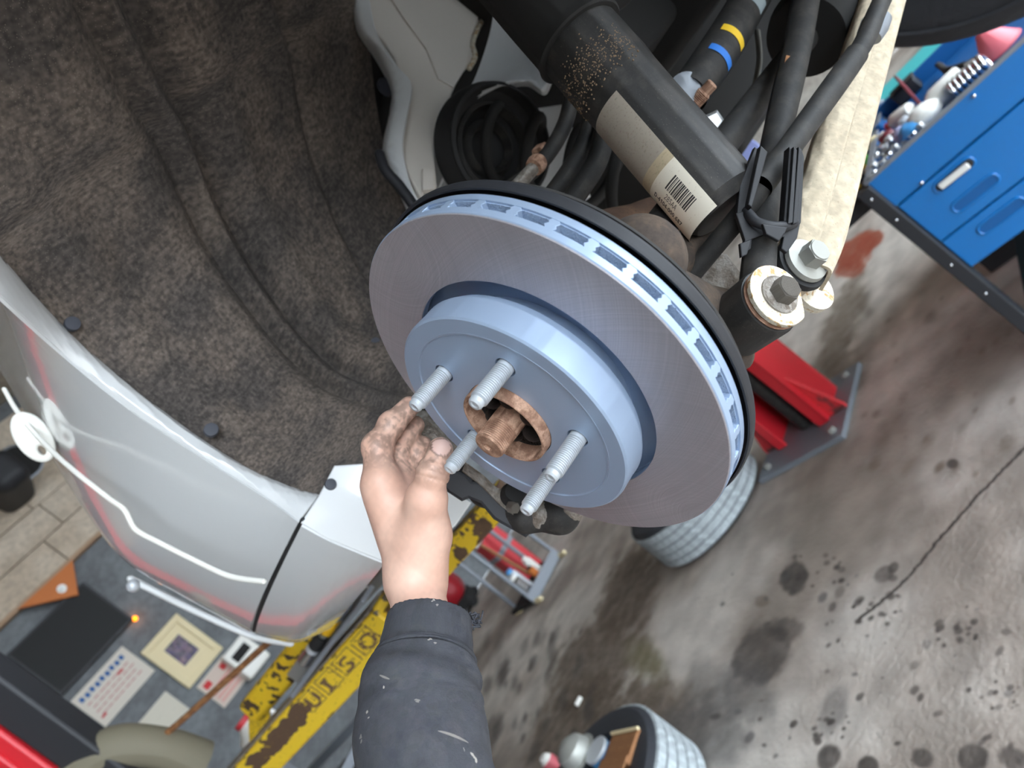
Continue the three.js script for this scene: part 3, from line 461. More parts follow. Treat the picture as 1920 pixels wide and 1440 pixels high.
// ------------------------------------------------------------------ dusty lower link
{
  const t = thing('suspension_link', 'dust-coated beige lower suspension link with a creased web', 'suspension link');
  const a = P(1640, 10, .80), b = P(1521, 500, .605), ax = b.clone().sub(a).normalize(), side = camX.clone().addScaledVector(ax, -camX.dot(ax)).normalize();
  const prof = (p, w, d) => { const n = ax.clone().cross(side).normalize(), m = n.dot(EYE.clone().sub(p)) > 0 ? n : n.clone().negate(); return [[-1, -1.6], [-1, 0], [-.82, .75], [-.4, 1], [.05, .94], [.12, .80], [.2, .94], [.7, 1], [.95, .8], [1, 0], [1, -1.6]].map(([x, y]) => p.clone().addScaledVector(side, x * w).addScaledVector(m, y * d)); };
  mesh('link_body', boxUV(sheet([prof(P(1692, -130, .86), .020, .012), prof(P(1634, 70, .775), .0205, .012), prof(P(1582, 245, .70), .0215, .012), prof(P(1546, 375, .655), .022, .012), prof(P(1522, 455, .622), .022, .011), prof(P(1503, 508, .606), .020, .010)], 30, 30, .003)), M.dustArm, t);
  const e = P(1480, 512, .615);
  mesh('link_eye', lathe([[0, -.03], [.021, -.03], [.022, -.012], [.022, .010], [.018, .012], [0, .012]], e, FORE, 36), M.dustArm, t);
  mesh('rubber_pad', lathe([[0, .010], [.0235, .010], [.0245, .013], [.0235, .017], [0, .017]], e, FORE, 36), M.rubber, t, 'black rubber pad');
  mesh('mount_plate', lathe([[0, .017], [.019, .017], [.020, .019], [.019, .023], [.015, .0245], [0, .0245]], e, FORE, 36), M.boltGrey, t, 'grey flange washer');
  mesh('bolt', hexBolt(e.clone().addScaledVector(FORE, .0245), FORE, .0112, .012), M.boltGrey, t, 'grey hex bolt head');
  mesh('spacer', lathe([[0, -.008], [.021, -.008], [.021, .0], [0, .0]], P(1527, 540, .632), FORE, 30), M.washer, t, 'pale spacer');
}
// ------------------------------------------------------------------ cable and its clip
{
  const t = thing('sensor_cable', 'black rubber-sleeved cable running across the control arm', 'cable');
  mesh('sleeve', limb([P(1606, 102, .655), P(1590, 125, .648), P(1520, 222, .615), P(1452, 315, .585), P(1425, 350, .575)], [.0105, .0108, .0105, .010, .0105], 40, 20), M.black, t, 'black sleeve');
  mesh('conduit', limb([P(1672, -40, .69), P(1645, 20, .675), P(1622, 75, .66), P(1600, 112, .652)], [.0085, .0085, .009, .0088], 30, 16), M.black, t);
  mesh('lower_cable', limb([P(1428, 350, .58), P(1395, 395, .585), P(1345, 455, .60), P(1285, 528, .62)], [.009, .0088, .0088, .0088], 30, 16), M.black, t);
  mesh('grommet', lathe([[0, -.012], [.012, -.012], [.0135, 0], [.012, .01], [0, .01]], P(1640, 48, .70), P(1660, 10, .70).sub(P(1640, 48, .70)), 24), M.greySteel, t, 'grey grommet');
}
{
  const t = thing('cable_clip', 'black ribbed plastic clip holding the cable to the control arm', 'cable clip');
  const N = fwd.clone().negate(), q = (a, z) => a.map(([x, y]) => P(x, y, z)), m = (n, a, z, th, lb) => mesh(n, plate(q(a, z), N, th, .0008), M.blackPlastic, t, lb);
  m('side_wall', [[1411, 283], [1420, 290], [1408, 345], [1400, 395], [1378, 408], [1384, 352]], .575, .006);
  m('front_lip', [[1420, 282], [1430, 292], [1414, 350], [1402, 392], [1398, 388], [1408, 340]], .562, .008);
  m('side_wall', [[1497, 290], [1500, 300], [1494, 420], [1488, 432], [1474, 428], [1476, 380], [1482, 300]], .575, .006);
  for (const [dx, z] of [[0, .566], [-9, .566], [-17, .57]]) m('rib', [[1488 + dx, 286], [1492 + dx, 290], [1484 + dx, 422], [1478 + dx, 424]], z, .010, 'narrow plastic rib');
  mesh('saddle', tube([P(1392, 392, .575), P(1404, 402, .566), P(1418, 416, .56), P(1444, 424, .557), P(1472, 424, .56), P(1488, 418, .566)], .0042, 30, 10), M.blackPlastic, t, 'curved saddle');
  m('skirt', [[1378, 404], [1402, 398], [1420, 418], [1430, 428], [1428, 440], [1404, 450], [1402, 468], [1390, 476], [1394, 452]], .572, .005);
  m('skirt', [[1428, 424], [1494, 420], [1488, 448], [1470, 474], [1462, 468], [1466, 446], [1448, 446], [1436, 436]], .572, .005);
  m('latch', [[1428, 424], [1434, 440], [1456, 452], [1466, 438], [1470, 430], [1450, 428]], .556, .004, 'folded latch tab');
  m('latch', [[1386, 460], [1404, 452], [1396, 478], [1388, 482]], .565, .004);
}
// ------------------------------------------------------------------ anti-roll bar with paint marks, link stud
{
  const t = thing('anti_roll_bar', 'black anti-roll bar with yellow and blue paint bands', 'anti-roll bar');
  const path = [P(1440, -60, .84), P(1400, 10, .80), P(1355, 85, .76), P(1318, 140, .735), P(1290, 178, .72)], c = new THREE.CatmullRomCurve3(path, false, 'centripetal');
  mesh('bar', limb(path, [.0215, .0215, .0215, .0215, .0205], 50, 28), M.black, t);
  mesh('bar_end', lathe([[0, -.02], [.016, -.02], [.018, -.01], [.018, .012], [.012, .016], [0, .016]], P(1282, 176, .72), P(1290, 178, .70).sub(P(1270, 200, .74)), 28), M.greySteel, t, 'grey flattened end');
  const band = (s, len, a0, a1, mat, lb, rs = .0006) => { const p = c.getPointAt(s), y = c.getTangentAt(s).negate(), z = EYE.clone().sub(p); z.addScaledVector(y, -z.dot(y)).normalize(); const x = y.clone().cross(z), g = new THREE.CylinderGeometry(.0215 + rs, .0215 + rs, len, 24, 1, true, rad(a0), rad(a1 - a0)); mesh('paint_mark', at(g, p, new THREE.Quaternion().setFromRotationMatrix(new THREE.Matrix4().makeBasis(x, y, z))), mat, t, lb); };
  const Y = phyless('#e8bf2c'), Bl = phyless('#2f78d0'), Gd = phyless('#8c979a');
  band(.66, .011, -30, 62, Y, 'yellow paint band'); band(.80, .010, -30, 60, Bl, 'blue paint band'); band(.38, .022, -10, 55, Gd, 'pale grey dab'); band(.18, .008, -10, 20, Gd, 'small pale dab');
}
function phyless(h) { return std({ color: hex(h), roughness: .6, side: THREE.DoubleSide }); }
{
  const t = thing('link_stud', 'rusty threaded stud beside the anti-roll bar end', 'stud'), a = P(1335, 158, .70), b = P(1296, 200, .715), ax = a.clone().sub(b).normalize(), pr = [[0, 0], [.0075, 0]], L = a.distanceTo(b) * 1.05; for (let y = .002; y < L - .012; y += .0016) pr.push([.0075, y], [.0068, y + .0008]); pr.push([.0068, L - .012], [.006, L - .010], [.006, L - .001], [.005, L], [0, L]);
  mesh('thread', lathe(pr, b, ax, 24), M.rust, t); mesh('nut', lathe([[0, -.012], [.011, -.012], [.013, -.006], [.0125, .001], [.008, .003], [0, .003]], b, ax, 20), M.rust, t);
}
// ------------------------------------------------------------------ knuckle, caliper bracket, drive shaft behind the rotor
{
  const J = [[car(-.07, 0, -.02), car(-.07, .10, .0), .042, .03], [car(-.075, .05, .0), P(1350, 600, .60), .04, .022], [P(1350, 600, .60), armEye.clone().addScaledVector(FORE, -.03), .02, .016], [car(-.08, .03, .0), P(1330, 450, .66), .022, .016], [car(-.07, 0, -.02), P(1388, 672, .585), .03, .010], [car(-.07, -.02, -.02), car(-.07, -.10, -.06), .04, .024]];
  const f = (p) => { let d = 9; for (const [a, b, r0, r1] of J) d = smin(d, capsule(p, a, b, r0, r1), .02); return d + .0012 * (n3(p, 260) - .5); };
  solo('wheel_knuckle', sdfMesh(f, ...bounds(J.flatMap((j) => [j[0], j[1]]), .055), 90), std({ map: rep(patchy(256, c8(64, 54, 47), c8(84, 70, 58), c8(40, 34, 30), 8, .35, .7, .02), 8), roughness: .85 }), 'dusty cast wheel knuckle mostly hidden by the rotor', 'knuckle');
}
{
  const t = thing('caliper_bracket', 'dark cast caliper bracket under the lower edge of the rotor', 'caliper bracket');
  const J = [[P(790, 800, .70), P(840, 860, .69), .016, .012], [P(840, 868, .69), P(905, 925, .675), .009, .010], [P(905, 925, .675), P(985, 972, .66), .010, .012], [P(985, 972, .66), P(1050, 965, .655), .012, .016], [P(1050, 965, .655), P(1085, 930, .66), .016, .013]];
  const f = (p) => { let d = 9; for (const [a, b, r0, r1] of J) d = smin(d, capsule(p, a, b, r0, r1), .01); return d + .001 * (n3(p, 300) - .5); };
  mesh('casting', sdfMesh(f, ...bounds(J.flatMap((j) => [j[0], j[1]]), .03), 80), M.black, t);
  mesh('pad_clip', sheet([[[872, 868], [905, 892], [930, 915], [946, 918], [950, 926]].map(([x, y]) => P(x, y, .655)), [[866, 884], [898, 908], [920, 930], [938, 948], [962, 966]].map(([x, y]) => P(x, y, .65))], 16, 6, .002), M.castGrey, t, 'pale stamped pad clip');
  mesh('bridge', plate([[838, 876], [872, 890], [884, 904], [905, 905], [940, 930], [985, 968], [996, 985], [985, 996], [930, 965], [905, 935], [880, 925], [868, 930], [845, 915], [832, 900]].map(([x, y]) => P(x, y, .668)), fwd.clone().negate(), .010, .003), M.blackPlastic, t, 'black bracket bar');
  mesh('guide_boot', lathe([[0, -.014], [.011, -.014], [.013, -.008], [.011, -.003], [.0125, .002], [.011, .007], [.009, .012], [0, .012]], P(962, 930, .655), P(975, 900, .62).sub(P(962, 930, .655)), 28), M.rubber, t, 'black rubber guide boot');
  mesh('bolt', hexBolt(P(957, 950, .64), V(.3, -.4, .8), .0055, .008), M.castGrey, t, 'small bolt');
  const lump = (a, b, r0, r1) => { const q = (p) => capsule(p, a, b, r0, r1) + .006 * (n3(p, 90) - .5) + .002 * (n3(p, 260) - .5); return sdfMesh(q, ...bounds([a, b], r0 + .012), 44); };
  mesh('lug', lump(P(1012, 968, .655), P(1066, 958, .652), .013, .015), M.castGrey, t, 'dusty grey-brown lug');
  mesh('ear', lump(P(786, 796, .690), P(838, 846, .684), .015, .013), M.castGrey, t, 'pale grey cast ear');
}
{
  const t = thing('drive_shaft', 'drive shaft with brown rubber boot running in from the hub', 'drive shaft'), q = (o) => HUB.clone().addScaledVector(AX, o);
  const boot = [[.02, -.09], [.046, -.10]]; for (let i = 0; i < 6; i++) boot.push([.046 - i * .004, -.115 - i * .014], [.040 - i * .004, -.122 - i * .014]); boot.push([.016, -.20]);
  mesh('boot', lathe(boot, HUB, AX, 40), std({ map: rep(T.rust, 3), roughness: .6 }), t, 'brown ribbed rubber boot'); mesh('shaft', cyl(q(-.18), q(-.62), .0145), M.black, t); mesh('inner_joint', lathe([[0, 0], [.045, 0], [.05, -.02], [.05, -.09], [0, -.09]], q(-.60), AX, 36), M.dark, t);
}
// ------------------------------------------------------------------ darker parts further in
{
  const t = thing('spring_seat', 'black ribbed rubber spring seat under the white wheelhouse', 'spring seat');
  const c = P(935, 272, 1.0), ax = V(.30, -.45, .84).normalize();
  mesh('seat_dish', lathe([[.0, -.03], [.03, -.032], [.05, -.025], [.06, -.012], [.074, -.006], [.078, .004], [.082, .006], [.082, .012], [.077, .014], [.086, -.004], [.086, -.03], [0, -.04]], c, ax, 60), M.rubber, t);
  mesh('seat_ring', lathe([[.05, -.02], [.056, -.006], [.061, -.01], [.064, -.02]], c, ax, 60), M.black, t);
  mesh('seat_ring', lathe([[.028, -.028], [.034, -.016], [.04, -.022], [.042, -.03]], c, ax, 60), M.black, t);
}
{
  const coil = []; for (let i = 0; i <= 90; i++) { const a = i / 90 * Math.PI * 2 * 3.5, ax = V(.25, -.9, .35).normalize(), s = V(1, 0, 0).addScaledVector(ax, -ax.x).normalize(), q = ax.clone().cross(s); coil.push(P(985, 285, 1.02).addScaledVector(ax, -.06 + i / 90 * .22).addScaledVector(s, .05 * Math.cos(a)).addScaledVector(q, .05 * Math.sin(a))); }
  solo('coil_spring', tube(coil, .008, 200, 10), M.dark, 'black coil spring between spring seat and lower arm', 'spring');
  const hose = (pts, r, label, mat = M.black) => solo('brake_hose', tube(pts.map(([x, y, z]) => P(x, y, z)), r, 40, 12), mat, label, 'hose');
  hose([[1075, 150, .78], [1060, 230, .77], [1010, 310, .76], [930, 372, .76]], .0085, 'black hose nearest the spring seat');
  hose([[1110, 220, .76], [1090, 280, .75], [1050, 345, .74], [1005, 400, .74]], .0095, 'black hose curving down behind the rusty bleed bolt');
  hose([[1135, 235, .74], [1120, 300, .73], [1070, 380, .72], [1040, 430, .72]], .011, 'black hose beside the shock absorber tube');
  const t = thing('bleed_bolt', 'rusty bolt end above the rotor between the hoses', 'bolt'); mesh('shank', cyl(P(960, 360, .74), P(1003, 312, .75), .0075, .007), M.castGrey, t); mesh('head', lathe([[0, -.006], [.0095, -.006], [.0105, 0], [.0095, .006], [.007, .009], [0, .009]], P(1006, 308, .75), P(1020, 292, .76).sub(P(1003, 312, .75)), 20), M.rust, t); mesh('nut', lathe([[0, -.005], [.012, -.005], [.012, .006], [0, .006]], P(1018, 290, .77), P(1020, 292, .76).sub(P(1003, 312, .75)), 6), M.rust, t);
}
{
  const g = lathe([[0, -.16], [.09, -.16], [.13, -.12], [.15, -.05], [.155, .03], [.14, .09], [.11, .12], [0, .13]], car(-.72, .16, .14), OUT, 40); const t = thing('differential', 'brown dusty round differential housing under the car', 'differential'); mesh('housing', g, M.brown, t); mesh('cover_flange', lathe([[.12, .04], [.165, .04], [.168, .05], [.165, .062], [.12, .062]], car(-.72, .16, .14), OUT, 40), M.castGrey, t, 'pale flange');
  for (let i = 0; i < 8; i++) { const a = i / 8 * 6.283; mesh('bolt', hexBolt(car(-.72, .16, .14).addScaledVector(OUT, .062).addScaledVector(UP, .15 * Math.sin(a)).addScaledVector(FORE, .15 * Math.cos(a)), OUT, .008, .008), M.castGrey, t); }
}
{
  const t = thing('subframe', 'dark steel rear subframe beam behind the shock absorber', 'subframe');
  mesh('cross_beam', beam(car(-.46, -.10, .16), car(-1.1, -.10, .16), .09, .08, UP, .015), M.dark, t); mesh('side_beam', beam(car(-.62, -.2, .12), car(-.62, .6, .12), .07, .06, UP, .015), M.dark, t); mesh('tower', beam(car(-.45, .02, .16), car(-.48, .0, .5), .10, .12, OUT, .02), M.dark, t); mesh('gusset', beam(P(1190, 500, .84), P(1290, 390, .88), .05, .03, UP, .008), M.dark, t);
  solo('toe_rod', cyl(P(1322, 272, .82), P(1448, 168, .90), .0085, .0085), M.wood, 'rusty brown toe rod behind the control arm', 'rod');
  solo('silver_bracket', plate([[1315, 232], [1336, 222], [1346, 236], [1338, 258], [1322, 252]].map(([x, y]) => P(x, y, .80)), fwd.clone().negate(), .012, .004), M.steel, 'small silver bracket at the end of the toe rod', 'bracket');
  solo('pipe', tube([P(1420, 60, .93), P(1424, 110, .93), P(1416, 160, .92)], .004, 20, 8), M.boltGrey, 'thin pale pipe curving behind the anti-roll bar', 'pipe');
  solo('lower_arm', limb([P(1130, 450, .74), P(1200, 425, .77), P(1260, 395, .80), P(1315, 352, .85)], [.03, .026, .022, .018], 40, 20), M.brown, 'brown stamped lower arm behind the shock label', 'arm');
  solo('heat_shield', plate([[1260, 520], [1300, 470], [1360, 480], [1390, 520], [1350, 560]].map(([x, y]) => P(x, y, .70)), fwd.clone().negate(), .003, .001), M.castGrey, 'small grey metal shield under the lower cable', 'shield');
}

// ------------------------------------------------------------------ the person's hand and sleeve
{
  const t = thing('person', 'person reaching in with a bare grimy hand and dark paint-flecked jacket sleeve', 'person');
  const fingers = [ // index, middle, ring, little: knuckle, middle joint, end joint, tip
    [[P(714, 906, .600), P(708, 838, .612), P(734, 796, .622), P(768, 762, .632)], [.0150, .0122, .0106, .0092]],
    [[P(734, 902, .622), P(741, 852, .634), P(760, 818, .644), P(778, 797, .652)], [.0145, .0110, .0098, .0086]],
    [[P(756, 908, .634), P(768, 882, .640), P(783, 850, .648), P(793, 834, .655)], [.0140, .0100, .0092, .0080]],
    [[P(784, 915, .646), P(800, 890, .654), P(812, 872, .662), P(818, 862, .668)], [.0130, .0096, .0088, .0076]]];
  const thumb = [[P(795, 1005, .588), P(799, 938, .574), P(812, 886, .568), P(826, 843, .572)], [.0180, .0150, .0118, .0100]];
  const bones = [], add = (a, b, r0, r1, k = .012) => bones.push([a, b, r0, r1, k]);
  const wr = P(778, 1085, .590), wr2 = P(782, 1080, .604);
  add(P(797, 1225, .548), P(788, 1150, .572), .0205, .0200, .012); add(P(786, 1150, .572), wr, .0200, .0195, .012); add(P(790, 1150, .586), wr2, .0185, .0185, .012);
  for (const [j, r] of fingers) add(wr.clone().lerp(wr2, .4), j[0], .0180, r[0] + .001, .014);
  add(P(756, 990, .600), P(724, 930, .604), .0185, .015, .014); add(P(782, 985, .606), P(762, 925, .624), .019, .015, .014); add(P(792, 1040, .604), P(806, 960, .612), .017, .013, .014);
  add(wr, thumb[0][0], .0185, thumb[1][0], .014); add(thumb[0][0], thumb[0][1], thumb[1][0], thumb[1][1], .018);
  const chains = [thumb, ...fingers];
  const nailC = P(826, 841, .560), nailN = P(826, 841, .5).sub(P(826, 841, .6)).normalize();
  const f = (p) => {
    let d = 9; for (const [a, b, r0, r1, k] of bones) d = smin(d, capsule(p, a, b, r0, r1), k);
    for (const [j, r] of chains) { let e = 9; for (let i = 0; i < 3; i++) e = smin(e, capsule(p, j[i], j[i + 1], r[i], r[i + 1]), .005); for (let i = 1; i < 3; i++) e = smin(e, p.distanceTo(j[i]) - r[i] * 1.06, .004); d = smin(d, e, .0055); }
    // creases over the thumb joint and the wrist tendons
    const q = thumb[0][2], ax = thumb[0][3].clone().sub(q).normalize(), s = p.clone().sub(q).dot(ax); if (p.distanceTo(q) < .022) d += .0007 * Math.max(0, Math.sin(s * 900)) * (1 - sst(.006, .012, Math.abs(s)));
    return d + .0006 * (n3(p, 120) - .5);
  };
  const tipDir = thumb[0][3].clone().sub(thumb[0][2]).normalize(), nailMid = thumb[0][3].clone().addScaledVector(tipDir, .001), side = tipDir.clone().cross(nailN).normalize();
  const inNail = (p) => { const d = p.clone().sub(nailMid), x = d.dot(side) / .0076, y = (d.dot(tipDir) - .0005) / .0064; return d.dot(nailN) > .004 ? Math.hypot(x, y) : 9; };
  const far = [...fingers.flatMap((c) => c[0].slice(1)), thumb[0][3]];
  const color = (p) => {
    const n = n3(p, 60), fine = n3(p, 420); let c = mix3([.74, .47, .36], [.67, .40, .30], sst(.35, .65, n)); c = c.map((v) => v * (.9 + .2 * fine));
    let near = 9; for (const q of far) near = Math.min(near, p.distanceTo(q)); const dirt = (1 - sst(.012, .038, near)) * sst(.36, .6, .55 * n3(p, 240) + .45 * n3(p, 620)); c = mix3(c, [.13, .085, .065], 0.62 * dirt);
    const m = inNail(p); if (m < 1) c = mix3([.66, .43, .36], [.70, .46, .39], n); else if (m < 1.22) c = mix3(c, [.16, .09, .07], .7);
    return c;
  };
  const [lo, hi] = bounds([...bones.flatMap((b) => [b[0], b[1]]), ...far], .03);
  mesh('hand', sdfMesh(f, lo, hi, 136, color), phy({ vertexColors: true, roughness: .5, sheen: .2, sheenRoughness: .6 }), t, 'grimy hand gripping the rotor edge, thumb in front');
  // sleeve: rings along the forearm
  const cv = document.createElement('canvas'); cv.width = cv.height = 1024; const k = cv.getContext('2d'); k.fillStyle = '#46474c'; k.fillRect(0, 0, 1024, 1024);
  for (let i = 0; i < 5000; i++) { const w = rr(2, 30); k.fillStyle = rnd() < .5 ? `rgba(34,36,44,${rnd() * .10})` : `rgba(120,118,116,${rnd() * .07})`; k.beginPath(); k.ellipse(rnd() * 1024, rnd() * 1024, w, w * rr(.3, 1), rnd() * 3, 0, 7); k.fill(); }
  for (let y = 0; y < 1024; y += 3) { k.fillStyle = `rgba(20,22,28,${.05 + rnd() * .06})`; k.fillRect(0, y, 1024, 1); k.fillRect(y, 0, 1, 1024); }
  for (let i = 0; i < 60; i++) { k.save(); k.translate(rnd() * 1024, rnd() * 1024); k.rotate(rnd() * 6); k.fillStyle = `rgba(205,196,182,${rr(.4, .95)})`; k.beginPath(); const s = rr(2, 11); for (let a = 0; a < 5; a++) { k.ellipse(rr(-s, s), rr(-s, s) * .4, s * rr(.3, .8), s * rr(.2, .5), rnd() * 3, 0, 7); k.closePath(); } k.fill(); k.restore(); }
  for (let i = 0; i < 7; i++) { k.save(); k.translate(rnd() * 1024, rnd() * 1024); k.rotate(rr(-.8, -.2)); k.fillStyle = 'rgba(190,180,165,.55)'; k.beginPath(); k.ellipse(0, 0, rr(20, 50), rr(2, 5), 0, 0, 7); k.fill(); k.restore(); }
  const ft = new THREE.CanvasTexture(cv); ft.colorSpace = THREE.SRGBColorSpace; ft.wrapS = ft.wrapT = THREE.RepeatWrapping;
  const cloth = std({ map: ft, roughness: .95, bumpMap: rep(T.fine, 3), bumpScale: .0006 });
  const loft = (st, seg, rings, fold, thick) => { // stations: point, radius across, radius deep
    const c = new THREE.CatmullRomCurve3(st.map((s) => s[0]), false, 'centripetal'), pos = [], uv = [], idx = [], w = seg + 1, N = st.length - 1;
    for (const layer of [0, 1]) for (let i = 0; i <= rings; i++) {
      const v = i / rings, p = c.getPoint(v), y = c.getTangent(v), f2 = v * N, q = Math.min(N - 1, Math.floor(f2)), g = sst(0, 1, f2 - q), ra = lerp(st[q][1], st[q + 1][1], g), rb = lerp(st[q][2], st[q + 1][2], g), z = EYE.clone().sub(p); z.addScaledVector(y, -z.dot(y)).normalize(); const x = y.clone().cross(z);
      for (let j = 0; j <= seg; j++) { const a = j / seg * Math.PI * 2, m = 1 + fold(v, a), d = layer * thick; const r = p.clone().addScaledVector(x, (ra * m - d) * Math.cos(a)).addScaledVector(z, (rb * m - d) * Math.sin(a)); pos.push(r.x, r.y, r.z); uv.push(j / seg, v * c.getLength() / .28); }
    }
    const B = w * (rings + 1); for (let i = 0; i < rings; i++) for (let j = 0; j < seg; j++) { const a = i * w + j, b = a + 1, e = a + w, h = e + 1; idx.push(a, e, b, b, e, h, B + a, B + b, B + e, B + b, B + h, B + e); }
    for (let j = 0; j < seg; j++) { idx.push(j, j + 1, B + j + 1, j, B + j + 1, B + j); const o = rings * w; idx.push(o + j, B + o + j + 1, o + j + 1, o + j, B + o + j, B + o + j + 1); }
    const g = new THREE.BufferGeometry(); g.setAttribute('position', new THREE.Float32BufferAttribute(pos, 3)); g.setAttribute('uv', new THREE.Float32BufferAttribute(uv, 2)); g.setIndex(idx); g.computeVertexNormals(); return g;
  };
  mesh('jacket_sleeve', loft([[P(796, 1244, .528), .0385, .034], [P(790, 1285, .515), .0430, .038], [P(788, 1340, .50), .0445, .040], [P(798, 1430, .475), .0450, .043], [P(812, 1560, .44), .0475, .046], [P(840, 1760, .40), .052, .05]], 72, 60, (v, a) => .05 * Math.sin(v * 26 + 2.2 * Math.sin(a + .5)) * (1 - sst(.05, .75, v)) * .6 + .05 * (fbm(v * 9 + 2, a * 1.6 + 3, 3) - .5) + .03 * Math.sin(v * 17 - a * 2), .002), cloth, t, 'dark blue-grey jacket sleeve with pale paint flecks');
  mesh('cuff', loft([[P(806, 1160, .556), .0325, .0285], [P(804, 1178, .55), .0335, .0295], [P(800, 1215, .538), .0350, .031], [P(797, 1240, .53), .0385, .034], [P(796, 1250, .526), .0375, .033]], 90, 30, (v, a) => .012 * Math.sin(a * 44) * (1 - .3 * v) + .03 * (fbm(v * 3 + 9, a * 2, 3) - .5) + (v < .12 ? .05 * (fbm(a * 7, 5, 2) - .4) : 0), .002), cloth, t, 'ribbed cuff with a frayed edge');
  const fray = []; for (let i = 0; i < 40; i++) { const p = P(862 + rr(0, 38), 1160 + rr(-6, 16), .553 + rr(-.004, .006)); fray.push(tube([p, p.clone().add(V(rr(-.004, .004), rr(-.004, .004), rr(-.003, .003))), p.clone().add(V(rr(-.007, .007), rr(-.007, .007), rr(-.004, .004)))], .0007, 4, 5)); }
  mesh('frayed_thread', merge(...fray), cloth, t, 'frayed threads of the cuff').userData.kind = 'stuff';
}

// ------------------------------------------------------------------ the opposite wheel
function tyreProfile(R, r, w) { const h = w / 2; return [[r, -h * .82], [r + .012, -h * .95], [lerp(r, R, .5), -h], [R - .035, -h * .97], [R - .012, -h * .84], [R - .001, -h * .70], [R, -h * .5], [R, h * .5], [R - .001, h * .70], [R - .012, h * .84], [R - .035, h * .97], [lerp(r, R, .5), h], [r + .012, h * .95], [r, h * .82], [r + .02, h * .7], [R - .05, h * .75], [R - .02, 0], [R - .05, -h * .75], [r + .02, -h * .7], [r, -h * .82]]; }
{
  const t = thing('wheel', 'black tyred wheel on the far side of the car above the blue cart', 'wheel'), c = car(-1.30, .06, .03);
  mesh('tyre', lathe(tyreProfile(.37, .235, .24), c, OUT, 90), M.tyre, t, 'black tyre');
  mesh('rim', lathe([[.05, .02], [.20, .04], [.225, .10], [.24, .11], [.24, .09], [.228, -.09], [.24, -.10], [.20, -.02], [.05, -.02]], c, OUT, 60), M.greySteel, t);
  for (const o of [-.09, .09]) mesh('sidewall_rib', lathe([[.325, o * 1.335 - .001], [.330, o * 1.35], [.335, o * 1.335 - .001]], c, OUT, 90), M.tyre, t);
}
